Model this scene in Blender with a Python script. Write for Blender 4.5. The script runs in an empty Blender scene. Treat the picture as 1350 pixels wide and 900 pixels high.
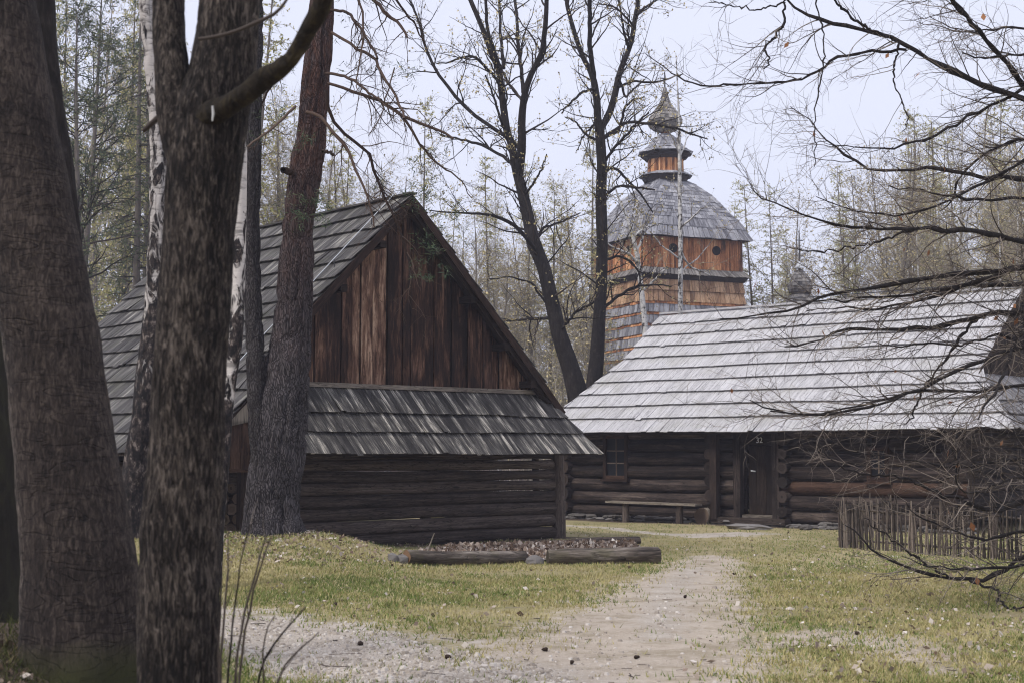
import bpy, math, random
import numpy as np
from mathutils import Matrix, Vector

rng = np.random.default_rng(7)
random.seed(7)
S = bpy.context.scene
COL = S.collection

# ------------------------------------------------------------------ camera, sky, sun, exposure
FPX, EYE = 1875.0, 1.6
PITCH = math.atan((595 - 450) / FPX)
cam_d = bpy.data.cameras.new('camera'); cam = bpy.data.objects.new('camera', cam_d); COL.objects.link(cam)
cam_d.lens = 50; cam_d.sensor_width = 36; cam_d.clip_end = 3000; cam_d.clip_start = 0.1
cam.location = (0, 0, EYE); cam.rotation_euler = (math.pi / 2 + PITCH, 0, 0)
cam_d.dof.use_dof = True; cam_d.dof.focus_distance = 26; cam_d.dof.aperture_fstop = 4.0
S.camera = cam

SUN_EL, SUN_AZ = math.radians(50), math.radians(-128)      # azimuth from +Y, clockwise: behind the camera, to its left
W = bpy.data.worlds.new('World'); S.world = W; W.use_nodes = True
nt = W.node_tree; nt.nodes.clear()
out = nt.nodes.new('ShaderNodeOutputWorld'); mixs = nt.nodes.new('ShaderNodeMixShader')
b1 = nt.nodes.new('ShaderNodeBackground'); b2 = nt.nodes.new('ShaderNodeBackground')
sky = nt.nodes.new('ShaderNodeTexSky'); sky.sky_type = 'NISHITA'; sky.sun_disc = False
sky.sun_elevation = SUN_EL; sky.sun_rotation = SUN_AZ; sky.dust_density = 3
nt.links.new(sky.outputs[0], b1.inputs[0]); b1.inputs[1].default_value = 0.1
b2.inputs[0].default_value = (0.765, 0.795, 0.945, 1); b2.inputs[1].default_value = .70   # closed cloud cover
mixs.inputs[0].default_value = 0.93
nt.links.new(b1.outputs[0], mixs.inputs[1]); nt.links.new(b2.outputs[0], mixs.inputs[2]); nt.links.new(mixs.outputs[0], out.inputs[0])
sd = bpy.data.lights.new('sun', 'SUN'); so = bpy.data.objects.new('sun', sd); COL.objects.link(so)
sd.energy = 1.5; sd.angle = math.radians(14); sd.color = (1.0, 0.94, 0.84)
so.rotation_euler = (math.pi / 2 - SUN_EL, 0, -SUN_AZ + math.pi)
# direction check: lamp -Z must point away from the sun's place in the sky
sv = Vector((math.sin(SUN_AZ) * math.cos(SUN_EL), math.cos(SUN_AZ) * math.cos(SUN_EL), math.sin(SUN_EL)))
so.rotation_euler = (-sv).to_track_quat('-Z', 'Y').to_euler()
S.view_settings.view_transform = 'Standard'; S.view_settings.look = 'None'; S.view_settings.gamma = 1
S.view_settings.use_curve_mapping = False
S.view_settings.exposure = 0.75
S.render.engine = 'CYCLES'
S.cycles.max_bounces = 6; S.cycles.diffuse_bounces = 3; S.cycles.glossy_bounces = 2; S.cycles.transmission_bounces = 3
S.cycles.transparent_max_bounces = 6; S.cycles.volume_bounces = 0
S.cycles.use_denoising = True; S.cycles.filter_width = 1.1

# ------------------------------------------------------------------ helpers: space
CT, ST = math.cos(PITCH), math.sin(PITCH)
def at(px, py, Y):
    """the point at distance Y in front of the camera that the photograph shows at (px, py)"""
    u = (px - 675) / FPX; v = (450 - py) / FPX
    d = np.array([u, CT - v * ST, ST + v * CT])
    return np.array([0, 0, EYE]) + d * (Y / d[1])
def vn(p, seed=0):
    p = np.asarray(p, float); i = np.floor(p).astype(np.int64); f = p - i; f = f * f * (3 - 2 * f)
    def h(a, b, c):
        n = (a * 374761393 + b * 668265263 + c * 2147483647 + seed * 144665) & 0xffffffff
        n = ((n ^ (n >> 13)) * 1274126177) & 0xffffffff
        return ((n ^ (n >> 16)) & 0xffff) / 65535.0
    x, y, z = i[..., 0], i[..., 1], i[..., 2]; fx, fy, fz = f[..., 0], f[..., 1], f[..., 2]
    L = lambda a, b, t: a + (b - a) * t
    return L(L(L(h(x, y, z), h(x + 1, y, z), fx), L(h(x, y + 1, z), h(x + 1, y + 1, z), fx), fy),
             L(L(h(x, y, z + 1), h(x + 1, y, z + 1), fx), L(h(x, y + 1, z + 1), h(x + 1, y + 1, z + 1), fx), fy), fz)
def fbm(p, o=3, seed=0):
    p = np.asarray(p, float); r = 0; a = 1; s = 0
    for k in range(o):
        r = r + a * vn(p * 2 ** k, seed + k); s += a; a *= .5
    return r / s
def vn2(x, y, sc=1, seed=0, o=3):
    return fbm(np.stack([np.asarray(x, float) * sc, np.asarray(y, float) * sc, np.zeros_like(np.asarray(x, float)) + .37], -1), o, seed)
def gz(x, y):
    x = np.asarray(x, float); y = np.asarray(y, float)
    sy = np.where(y < 20.2, 2.1, 1.7)
    mx = np.where(x > -3.0, np.exp(-((x + 3.0) / .95) ** 2 / 2), 1.0) * np.where(x < -9, np.exp(-((x + 9) / 3) ** 2 / 2), 1.0)
    m = .47 * np.exp(-((y - 20.2) / sy) ** 2 / 2) * mx
    bank = .58 * np.exp(-((x + 3.3) / np.where(x > -3.3, .95, 1.4)) ** 2 / 2 - np.clip(x + 2.3, 0, 9) ** 2 / .12 - ((y - 8.2) / 2.2) ** 2 / 2)
    n = (vn2(x, y, .45, 3) - .5) * .09 + (vn2(x, y, 2.1, 5) - .5) * .03
    far = np.clip((np.hypot(x, y) - 60) / 120, 0, 1) * 3.0
    return m + bank + n * np.where(np.hypot(x, y) < 60, 1, 2) + far
def ground_at(px, py, d0=20.0):
    Y = d0
    for _ in range(60):
        lo, hi = at(px, py, Y), None
        z = gz(lo[0], lo[1])
        # move along the ray to the ground height
        dz = (lo[2] - EYE) / Y
        Y = .5 * Y + .5 * (z - EYE) / min(dz, -1e-3)
    p = at(px, py, Y); p[2] = gz(p[0], p[1]); return p

# ------------------------------------------------------------------ helpers: geometry
class Geo:
    def __init__(s): s.v = []; s.f = []; s.uv = []; s.t = []; s.m = []; s.n = 0; s.sm = []
    def add(s, v, f, uv=None, tint=.5, mat=0, smooth=False):
        v = np.asarray(v, float).reshape(-1, 3); f = np.asarray(f, np.int64)
        if len(f) == 0: return s
        s.v.append(v); s.f.append(f + s.n); s.n += len(v)
        s.uv.append(np.zeros((len(v), 2)) if uv is None else np.asarray(uv, float))
        s.t.append(np.broadcast_to(np.asarray(tint, float), (len(f),)).copy())
        s.m.append(np.full(len(f), mat)); s.sm.append(np.full(len(f), smooth)); return s
    def hexa(s, c, tint=.5, mat=0, off=None):
        """c: 8 corners, index = 4*k + (0..3) ring at length end k; rings run round the section"""
        c = np.asarray(c, float)
        L = np.linalg.norm(c[4:].mean(0) - c[:4].mean(0)); a = np.linalg.norm(c[1] - c[0]); b = np.linalg.norm(c[3] - c[0])
        if off is None: off = rng.random(2) * 40
        fs = [(0, 1, 5, 4, L, a), (1, 2, 6, 5, L, b), (2, 3, 7, 6, L, a), (3, 0, 4, 7, L, b)]
        v = []; uv = []; f = []
        for i, (p, q, r, t, l, w) in enumerate(fs):
            v += [c[p], c[q], c[r], c[t]]; o = off + np.array([0, i * .37]); uv += [o, o + [0, w], o + [l, w], o + [l, 0]]
        for ring in ((3, 2, 1, 0), (4, 5, 6, 7)):
            v += [c[k] for k in ring]; uv += [off + [0, 0], off + [.02, 0], off + [.02, b], off + [0, b]]
        return s.add(v, np.arange(24).reshape(6, 4), uv, tint, mat)
    def box(s, lo, hi, axis=0, tint=.5, mat=0):
        """box with grain along axis"""
        lo = np.array(lo, float); hi = np.array(hi, float)
        j, k = [(1, 2), (2, 0), (0, 1)][axis]
        c = []
        for e in (lo, hi):
            for (p, q) in ((0, 0), (1, 0), (1, 1), (0, 1)):
                x = np.zeros(3); x[axis] = e[axis]; x[j] = (lo, hi)[p][j]; x[k] = (lo, hi)[q][k]; c.append(x)
        return s.hexa(c, tint, mat)
    def bar(s, p, q, w, h, tint=.5, mat=0, up=(0, 0, 1)):
        p = np.array(p, float); q = np.array(q, float); d = q - p; d /= np.linalg.norm(d); up = np.array(up, float)
        x = np.cross(d, up); x /= np.linalg.norm(x); y = np.cross(x, d)
        c = [e + sx * x * w / 2 + sy * y * h / 2 for e in (p, q) for sx, sy in ((-1, -1), (1, -1), (1, 1), (-1, 1))]
        return s.hexa(c, tint, mat)
    def log(s, pts, rad, n=12, tint=.5, mat=0, cap=1, rough=.06):
        pts = np.asarray(pts, float); N = len(pts); rad = np.broadcast_to(np.asarray(rad, float), (N,))
        T = np.gradient(pts, axis=0); T /= np.linalg.norm(T, axis=1)[:, None]
        ref = np.array([.31, .17, .93]) if abs(T[0][2]) < .8 else np.array([.9, .3, .1])
        u = np.cross(T, ref); u /= np.linalg.norm(u, axis=1)[:, None]; w = np.cross(T, u)
        th = np.linspace(0, 2 * np.pi, n + 1); o = rng.random() * 50
        rr = 1 + rough * (2 * vn(np.stack(np.broadcast_arrays(np.cos(th)[None] * 1.3 + o, np.sin(th)[None] * 1.3, (np.arange(N) * .45)[:, None]), -1), 11) - 1)
        V = pts[:, None] + (u[:, None] * np.cos(th)[None, :, None] + w[:, None] * np.sin(th)[None, :, None]) * (rad[:, None] * rr)[..., None]
        l = np.concatenate([[0], np.cumsum(np.linalg.norm(np.diff(pts, axis=0), axis=1))])
        uv = np.stack(np.broadcast_arrays(l[:, None] + o, th[None] * rad.mean() + o), -1).reshape(-1, 2)
        i, j = np.meshgrid(np.arange(N - 1), np.arange(n), indexing='ij'); a = i * (n + 1) + j
        s.add(V.reshape(-1, 3), np.stack([a, a + 1, a + n + 2, a + n + 1], -1).reshape(-1, 4), uv, tint, mat, True)
        if cap is not None:
            for e, sg in ((0, 1), (N - 1, -1)):
                ring = V[e, :-1]; c = pts[e]
                vv = np.concatenate([ring, ring * .5 + c * .5, [c]]); f = []
                for k in range(n):
                    k2 = (k + 1) % n
                    f += [(k, n + k, n + k2, k2) if sg > 0 else (k2, n + k2, n + k, k)]
                    f += [(n + k, 2 * n, 2 * n, n + k2) if sg > 0 else (n + k2, 2 * n, 2 * n, n + k)]
                uvv = np.concatenate([np.full((n, 2), [o, 0]) + [rad[e], 0], np.full((n, 2), [o, 0]) + [rad[e] * .5, 0], [[o, 0]]])
                q = np.array(f); s.add(vv, q, uvv, tint, cap)
        return s
    def tubes(s, P, R, n=3, mat=0, tint=.5, smooth=True):
        P = np.asarray(P, float); R = np.asarray(R, float); B, N = R.shape
        T = np.gradient(P, axis=1); T /= np.linalg.norm(T, axis=2, keepdims=True) + 1e-12
        m = T.mean(1); ref = np.cross(m, np.where(np.abs(m[:, 2:]) < .9 * np.linalg.norm(m, axis=1, keepdims=True), [[0, 0, 1.]], [[1., 0, 0]]))
        ref /= np.linalg.norm(ref, axis=1, keepdims=True) + 1e-12
        u = ref[:, None] - (ref[:, None] * T).sum(2, keepdims=True) * T; u /= np.linalg.norm(u, axis=2, keepdims=True) + 1e-12
        w = np.cross(T, u); th = np.arange(n) * 2 * np.pi / n
        V = P[:, :, None] + (u[:, :, None] * np.cos(th)[:, None] + w[:, :, None] * np.sin(th)[:, None]) * R[:, :, None, None]
        b, i, j = np.meshgrid(np.arange(B), np.arange(N - 1), np.arange(n), indexing='ij')
        k = lambda i, j: (b * N + i) * n + j % n
        f = np.stack([k(i, j), k(i, j + 1), k(i + 1, j + 1), k(i + 1, j)], -1).reshape(-1, 4)
        t = np.broadcast_to(np.asarray(tint, float).reshape(-1, 1), (B, (N - 1) * n)).reshape(-1)
        return s.add(V.reshape(-1, 3), f, None, t, mat, smooth)
    def flakes(s, P, size, mat=0, tint=None, aspect=.6, dirs=None):
        P = np.asarray(P, float); M = len(P)
        if M == 0: return s
        d = rng.normal(size=(M, 3)) if dirs is None else dirs + rng.normal(size=(M, 3)) * .35
        d /= np.linalg.norm(d, axis=1, keepdims=True)
        e = np.cross(d, rng.normal(size=(M, 3))); e /= np.linalg.norm(e, axis=1, keepdims=True) + 1e-9
        z = np.broadcast_to(np.asarray(size, float), (M,))[:, None] * (.6 + .8 * rng.random((M, 1)))
        V = np.stack([P, P + d * z * .5 + e * z * aspect * .5, P + d * z, P + d * z * .5 - e * z * aspect * .5], 1)
        return s.add(V.reshape(-1, 3), np.arange(4 * M).reshape(M, 4), None, rng.random(M) if tint is None else tint, mat)
    def mesh(s, name, mats):
        me = bpy.data.meshes.new(name)
        v = np.concatenate(s.v); f = np.concatenate([x.reshape(-1, x.shape[1]) if x.shape[1] == 4 else np.concatenate([x, x[:, 2:3]], 1) for x in s.f])
        uv = np.concatenate(s.uv); t = np.concatenate(s.t); m = np.concatenate(s.m); sm = np.concatenate(s.sm)
        # drop the doubled corner of triangles
        tri = (f[:, 2] == f[:, 3]) | (f[:, 1] == f[:, 2])
        cnt = np.where(tri, 3, 4); keep = np.ones_like(f, bool)
        keep[tri & (f[:, 2] == f[:, 3]), 3] = False; keep[tri & (f[:, 2] != f[:, 3]), 2] = False
        li = f[keep]; st = np.concatenate([[0], np.cumsum(cnt)[:-1]])
        me.vertices.add(len(v)); me.vertices.foreach_set('co', v.astype(np.float32).ravel())
        me.loops.add(len(li)); me.loops.foreach_set('vertex_index', li.astype(np.int32))
        me.polygons.add(len(f)); me.polygons.foreach_set('loop_start', st.astype(np.int32))
        me.polygons.foreach_set('material_index', m.astype(np.int32)); me.polygons.foreach_set('use_smooth', sm)
        ul = me.uv_layers.new(name='UVMap'); ul.data.foreach_set('uv', uv[li].astype(np.float32).ravel())
        a = me.attributes.new('tint', 'FLOAT', 'FACE'); a.data.foreach_set('value', t.astype(np.float32))
        me.update(calc_edges=True)
        for x in (mats if isinstance(mats, (list, tuple)) else [mats]): me.materials.append(x)
        return me
def link(name, me, parent=None, M=None, kind=None, label=None):
    o = bpy.data.objects.new(name, me); COL.objects.link(o)
    if parent is not None: o.parent = parent
    if M is not None: o.matrix_local = M
    if kind: o['kind'] = kind
    if label: o['label'] = label
    return o
def part(name, geo, mats, parent=None, M=None, kind=None, label=None):
    return link(name, geo.mesh(name, mats), parent, M, kind, label)
def tag(o, label, cat, group=None):
    o['label'] = label; o['category'] = cat
    if group: o['group'] = group
    return o
def thing(name, label, cat, loc=(0, 0, 0), rz=0, group=None):
    o = bpy.data.objects.new(name, None); COL.objects.link(o); o.location = loc; o.rotation_euler = (0, 0, rz)
    o.empty_display_size = .2
    return tag(o, label, cat, group)

# ------------------------------------------------------------------ helpers: materials
def ramp(nt, fac, stops):
    r = nt.nodes.new('ShaderNodeValToRGB'); e = r.color_ramp.elements
    while len(e) < len(stops): e.new(.5)
    for k, (p, c) in enumerate(stops):
        e[k].position = p; e[k].color = (*c, 1)
    nt.links.new(fac, r.inputs[0]); return r.outputs[0]
def mth(nt, op, a, b=None, c=None):
    n = nt.nodes.new('ShaderNodeMath'); n.operation = op
    for k, x in enumerate((a, b, c)):
        if x is None: continue
        if isinstance(x, (int, float)): n.inputs[k].default_value = x
        else: nt.links.new(x, n.inputs[k])
    return n.outputs[0]
def noise(nt, vec, scale=1, detail=4, rough=.55, sc=None, dist=0):
    if sc is not None:
        mp = nt.nodes.new('ShaderNodeMapping'); mp.inputs['Scale'].default_value = sc; nt.links.new(vec, mp.inputs[0]); vec = mp.outputs[0]
    n = nt.nodes.new('ShaderNodeTexNoise'); n.inputs['Scale'].default_value = scale; n.inputs['Detail'].default_value = detail
    n.inputs['Roughness'].default_value = rough; n.inputs['Distortion'].default_value = dist
    nt.links.new(vec, n.inputs['Vector']); return n.outputs['Fac']
def mix(nt, fac, a, b, mode='MIX'):
    n = nt.nodes.new('ShaderNodeMix'); n.data_type = 'RGBA'; n.blend_type = mode
    for k, x in ((0, fac), (6, a), (7, b)):
        if isinstance(x, (int, float)): n.inputs[k].default_value = x
        elif isinstance(x, tuple): n.inputs[k].default_value = (*x, 1)
        else: nt.links.new(x, n.inputs[k])
    return n.outputs[2]
def base(name, rough=.85, spec=.25):
    m = bpy.data.materials.new(name); m.use_nodes = True; nt = m.node_tree
    b = nt.nodes['Principled BSDF']; b.inputs['Roughness'].default_value = rough; b.inputs['Specular IOR Level'].default_value = spec
    return m, nt, b
def bump(nt, b, h, strength=.5, dist=.02):
    n = nt.nodes.new('ShaderNodeBump'); n.inputs['Strength'].default_value = strength; n.inputs['Distance'].default_value = dist
    nt.links.new(h, n.inputs['Height']); nt.links.new(n.outputs[0], b.inputs['Normal'])
def attr(nt, name, out='Fac'):
    a = nt.nodes.new('ShaderNodeAttribute'); a.attribute_name = name; return a.outputs[out]
def rnd(nt):
    o = nt.nodes.new('ShaderNodeObjectInfo')
    return mth(nt, 'FRACT', mth(nt, 'ADD', mth(nt, 'MULTIPLY', o.outputs['Random'], 7.31), attr(nt, 'tint')))
def wood(name, stops, sx=1.3, sy=26, wr=.35, wn=.55, wb=.35, rough=.85, bs=.6, bd=.012, spec=.2, moss=None, crack=.35):
    m, nt, b = base(name, rough, spec)
    tc = nt.nodes.new('ShaderNodeTexCoord'); o = nt.nodes.new('ShaderNodeObjectInfo')
    va = nt.nodes.new('ShaderNodeVectorMath'); va.operation = 'ADD'; nt.links.new(tc.outputs['UV'], va.inputs[0])
    cx = nt.nodes.new('ShaderNodeCombineXYZ'); nt.links.new(mth(nt, 'MULTIPLY', o.outputs['Random'], 91), cx.inputs[0]); nt.links.new(mth(nt, 'MULTIPLY', o.outputs['Random'], 57), cx.inputs[1])
    nt.links.new(cx.outputs[0], va.inputs[1]); v = va.outputs[0]
    n1 = noise(nt, v, 1, 6, .66, (sx * 2.4, sy, 1), .9); n2 = noise(nt, v, 1, 3, .55, (1.1, 5, 1), .5); n3 = noise(nt, v, 1, 3, .6, (9, 120, 1))
    ck = mth(nt, 'ABSOLUTE', mth(nt, 'SUBTRACT', noise(nt, v, 1, 3, .5, (1.5, 15, 1), .8), .5))
    kmap = nt.nodes.new('ShaderNodeMapping'); kmap.inputs['Scale'].default_value = (1.9, 4.5, 1); nt.links.new(v, kmap.inputs[0])
    kv = nt.nodes.new('ShaderNodeTexVoronoi'); nt.links.new(kmap.outputs[0], kv.inputs['Vector']); kd = kv.outputs['Distance']
    dk = mth(nt, 'MULTIPLY', ramp(nt, ck, [(.0, (crack,) * 3), (.022, (1, 1, 1))]), ramp(nt, kd, [(.035, (.35,) * 3), (.075, (1, 1, 1))]))
    f = mth(nt, 'ADD', mth(nt, 'MULTIPLY_ADD', mth(nt, 'SUBTRACT', n1, .5), wn * 2, mth(nt, 'MULTIPLY_ADD', mth(nt, 'SUBTRACT', n2, .5), wb * 2, mth(nt, 'MULTIPLY', mth(nt, 'SUBTRACT', n3, .5), .5))),
            mth(nt, 'MULTIPLY_ADD', mth(nt, 'SUBTRACT', rnd(nt), .5), wr * 1.2, .5))
    c = mix(nt, 1.0, ramp(nt, f, stops), dk, 'MULTIPLY')
    if moss:
        g = nt.nodes.new('ShaderNodeNewGeometry')
        k = noise(nt, g.outputs['Position'], moss[1], 4, .6)
        c = mix(nt, ramp(nt, k, [(.5, (0, 0, 0)), (.68, (moss[2],) * 3)]), c, moss[0])
    nt.links.new(c, b.inputs['Base Color']); bump(nt, b, mth(nt, 'MULTIPLY_ADD', dk, .6, mth(nt, 'MULTIPLY_ADD', n3, .3, n1)), bs, bd); return m
def bark(name, stops, sc=(9, 9, 2.2), rough=.9, bs=.9, bd=.03, upper=None, vor=False, moss=None, streak=None, wrinkle=0):
    m, nt, b = base(name, rough, .2)
    tc = nt.nodes.new('ShaderNodeTexCoord'); v = tc.outputs['Object']
    n1 = noise(nt, v, 1, 7, .68, sc, 1.0); n2 = noise(nt, v, 2.3, 4, .6)
    h = n1
    if vor:
        mp = nt.nodes.new('ShaderNodeMapping'); mp.inputs['Scale'].default_value = (sc[0] * 1.1, sc[1] * 1.1, sc[2] * .62)
        w = nt.nodes.new('ShaderNodeTexNoise'); w.inputs['Scale'].default_value = 3; nt.links.new(v, w.inputs['Vector'])
        vm = nt.nodes.new('ShaderNodeVectorMath'); vm.operation = 'MULTIPLY_ADD'; nt.links.new(w.outputs['Color'], vm.inputs[0]); vm.inputs[1].default_value = (.16, .16, .9); nt.links.new(v, vm.inputs[2])
        nt.links.new(vm.outputs[0], mp.inputs[0])
        vo = nt.nodes.new('ShaderNodeTexVoronoi'); vo.feature = 'DISTANCE_TO_EDGE'; nt.links.new(mp.outputs[0], vo.inputs['Vector'])
        e = nt.nodes.new('ShaderNodeMapRange'); nt.links.new(vo.outputs['Distance'], e.inputs[0]); e.inputs[2].default_value = .22
        n4 = noise(nt, v, 1, 6, .7, (26, 26, 4), .8); h = mth(nt, 'ADD', mth(nt, 'MULTIPLY', e.outputs[0], .34), mth(nt, 'ADD', mth(nt, 'MULTIPLY', n1, .4), mth(nt, 'MULTIPLY', n4, .36)))
    f = mth(nt, 'ADD', mth(nt, 'MULTIPLY', h, .72), mth(nt, 'MULTIPLY', n2, .3))
    if wrinkle:
        wv = mth(nt, 'ABSOLUTE', mth(nt, 'SUBTRACT', noise(nt, v, 1, 3, .5, (2.2, 2.2, 9), 1.5), .5)); wk = ramp(nt, wv, [(0, (0, 0, 0)), (.02, (1, 1, 1))]); f = mth(nt, 'MULTIPLY', f, mth(nt, 'MULTIPLY_ADD', wk, wrinkle, 1 - wrinkle)); h = mth(nt, 'MULTIPLY_ADD', wk, .5, h)
    c = ramp(nt, f, stops)
    if upper:                                   # the thin orange bark of a pine, from z0 up
        sp = nt.nodes.new('ShaderNodeSeparateXYZ'); nt.links.new(v, sp.inputs[0])
        mr = nt.nodes.new('ShaderNodeMapRange'); nt.links.new(mth(nt, 'ADD', sp.outputs[2], mth(nt, 'MULTIPLY', n2, 2.5)), mr.inputs[0]); mr.inputs[1].default_value = upper[0]; mr.inputs[2].default_value = upper[1]
        c = mix(nt, mth(nt, 'MULTIPLY', mr.outputs[0], ramp(nt, n1, [(.35, (.25,) * 3), (.6, (1, 1, 1))])), c, ramp(nt, f, upper[2]))
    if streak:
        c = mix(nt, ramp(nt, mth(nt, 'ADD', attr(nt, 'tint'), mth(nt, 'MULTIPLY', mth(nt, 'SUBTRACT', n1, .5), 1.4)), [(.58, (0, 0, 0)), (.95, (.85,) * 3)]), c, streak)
    if moss:
        sp = nt.nodes.new('ShaderNodeSeparateXYZ'); nt.links.new(v, sp.inputs[0])
        mr = nt.nodes.new('ShaderNodeMapRange'); nt.links.new(mth(nt, 'SUBTRACT', sp.outputs[2], mth(nt, 'MULTIPLY', n2, moss[1] * 1.6)), mr.inputs[0]); mr.inputs[1].default_value = moss[1] * .2; mr.inputs[2].default_value = -moss[1] * .8
        c = mix(nt, mr.outputs[0], c, moss[0])
    nt.links.new(c, b.inputs['Base Color']); bump(nt, b, h, bs, bd); return m
def birch_bark(name, light=(.55, .52, .5), z0=-9, z1=-8):
    m, nt, b = base(name, .8, .2)
    tc = nt.nodes.new('ShaderNodeTexCoord'); v = tc.outputs['Object']
    a = noise(nt, v, 1, 4, .6, (3, 3, 14)); k = noise(nt, v, 1, 4, .65, (5, 5, 2.0), 1.2); sp = nt.nodes.new('ShaderNodeSeparateXYZ'); nt.links.new(v, sp.inputs[0])
    mr = nt.nodes.new('ShaderNodeMapRange'); nt.links.new(sp.outputs[2], mr.inputs[0]); mr.inputs[1].default_value = z0; mr.inputs[2].default_value = z1; mr.inputs[3].default_value = .16; mr.inputs[4].default_value = -.06
    dark = ramp(nt, mth(nt, 'ADD', k, mr.outputs[0]), [(.46, (0, 0, 0)), (.54, (1, 1, 1))])
    c = mix(nt, dark, ramp(nt, a, [(.36, tuple(x * .45 for x in light)), (.46, light), (.8, tuple(min(1, x * 1.15) for x in light))]), ramp(nt, noise(nt, v, 1, 6, .7, (16, 16, 9)), [(.44, (.008, .007, .008)), (.56, (.04, .031, .029)), (.64, (.17, .14, .125))]))
    nt.links.new(c, b.inputs['Base Color']); bump(nt, b, mth(nt, 'MULTIPLY_ADD', dark, .8, a), .8, .02); return m
def flat(name, stops, rough=.9, spec=.15, noise_scale=None, two=False):
    """colour from the per-piece tint"""
    m, nt, b = base(name, rough, spec)
    f = rnd(nt)
    if noise_scale:
        tc = nt.nodes.new('ShaderNodeTexCoord'); n = noise(nt, tc.outputs['Object'], noise_scale, 5, .6)
        f = mth(nt, 'ADD', mth(nt, 'MULTIPLY', f, .5), mth(nt, 'MULTIPLY', n, .5)); bump(nt, b, n, .6, .02)
    nt.links.new(ramp(nt, f, stops), b.inputs['Base Color']); return m

M = {}
M['barn_roof'] = wood('weathered dark shingle', [(.2, (.034, .031, .031)), (.5, (.082, .077, .077)), (.72, (.165, .157, .148)), (.95, (.42, .4, .36))], sx=.9, sy=36, wr=.32, wn=.5, wb=.5, moss=((.07, .07, .045), 2.2, .35))
M['barn_skirt'] = wood('mottled shingle', [(.26, (0.02574, 0.0234, 0.0234)), (.52, (0.06552, 0.06084, 0.0585)), (.68, (0.1521, 0.1427, 0.1287)), (.9, (0.585, 0.5382, 0.468))], sx=.7, sy=60, wr=.22, wn=.62, wb=.75, crack=.5)
M['silver_roof'] = wood('silver shingle', [(.1, (0.149, 0.1443, 0.149)), (.34, (0.3818, 0.3725, 0.3864)), (.56, (0.5122, 0.5028, 0.5168)), (.95, (0.6146, 0.6053, 0.6146))], sx=.7, sy=55, wr=.13, wn=.5, wb=.28, crack=.45, moss=((.3, .29, .25), 1.1, .4), bd=.006)
M['end_roof'] = wood('grey end shingle', [(.1, (.06, .058, .06)), (.4, (.16, .155, .16)), (.65, (.27, .26, .265)), (.95, (.42, .41, .41))], sx=.9, sy=30, wr=.3, wn=.55, wb=.5)  # turned-away shade and different weathering of the end slopes, both in the colour
M['plank'] = wood('gable plank', [(.15, (0.01275, 0.007452, 0.005775)), (.4, (0.0453, 0.02236, 0.01502)), (.6, (0.1133, 0.05962, 0.03927)), (.78, (0.2265, 0.1341, 0.09125)), (1, (0.4814, 0.3291, 0.231))], sx=.9, sy=22, wr=.5, wn=.6, wb=.7)
M['log'] = wood('old log', [(.2, (.012, .009, .008)), (.42, (.045, .034, .029)), (.6, (.115, .09, .078)), (.85, (.25, .21, .185))], sx=.4, sy=22, wr=.16, wn=.36, wb=.14, crack=.2)
M['house_log'] = wood('house log', [(.2, (.008, .006, .006)), (.45, (.026, .019, .017)), (.65, (.07, .052, .045)), (.9, (.18, .14, .115))], sx=.45, sy=19, wr=.22, wn=.5, wb=.4, crack=.2)
M['log_end'] = wood('sawn end', [(.2, (.05, .035, .028)), (.6, (.16, .115, .085)), (.95, (.3, .24, .18))], sx=60, sy=10, wr=.3)
M['dark_end'] = wood('dark log end', [(.2, (.014, .010, .009)), (.6, (.045, .032, .026)), (.95, (.1, .075, .06))], sx=60, sy=10, wr=.3)
M['door_wood'] = wood('door board', [(.2, (0.0072, 0.0048, 0.0042)), (.55, (0.0204, 0.0132, 0.0102)), (.95, (0.054, 0.0372, 0.03))], wr=.3)
M['dark_wood'] = wood('dark beam', [(.2, (0.0105, 0.0075, 0.00675)), (.6, (0.03375, 0.0225, 0.01875)), (.95, (0.075, 0.0525, 0.04125))], wr=.3)
M['red_wood'] = wood('reddish board', [(.2, (0.017, 0.00935, 0.0068)), (.55, (0.04675, 0.0255, 0.01785)), (.95, (0.119, 0.0697, 0.0476))], wr=.3)
M['grey_board'] = wood('grey board', [(.15, (.12, .1, .085)), (.5, (.26, .225, .185)), (.9, (.44, .39, .32))], wr=.3)
M['weathered'] = wood('weathered log', [(.2, (.03, .024, .02)), (.5, (.105, .085, .07)), (.7, (.2, .17, .145)), (.95, (.36, .32, .28))], sx=1, sy=18, wr=.1, wn=.6, wb=.7, crack=.2, moss=((.09, .085, .04), 3, .5))
M['tan_end'] = wood('tan end', [(.2, (.08, .045, .025)), (.6, (.2, .12, .07)), (.95, (.32, .21, .13))], sx=20, sy=20, wr=.1)
M['orange_board'] = wood('fresh larch board', [(.15, (0.0759, 0.03036, 0.01518)), (.42, (0.3416, 0.1328, 0.05313)), (.68, (0.5819, 0.253, 0.1075)), (.95, (0.759, 0.4301, 0.2277))], sx=.5, sy=14, wr=.55, wn=.5, wb=.5)
M['tower_shingle'] = wood('tower shingle', [(.15, (.12, .12, .14)), (.5, (.27, .27, .3)), (.9, (.46, .46, .49))], sx=.6, sy=14, wr=.45)
M['tower_tan'] = wood('tan shingle', [(.15, (0.195, 0.1105, 0.065)), (.5, (0.442, 0.2665, 0.156)), (.9, (0.65, 0.4355, 0.273))], sx=.6, sy=14, wr=.45)
M['onion'] = wood('onion shingle', [(.15, (.075, .07, .07)), (.5, (.2, .185, .175)), (.9, (.36, .34, .32))], sx=.6, sy=14, wr=.6)
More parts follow.
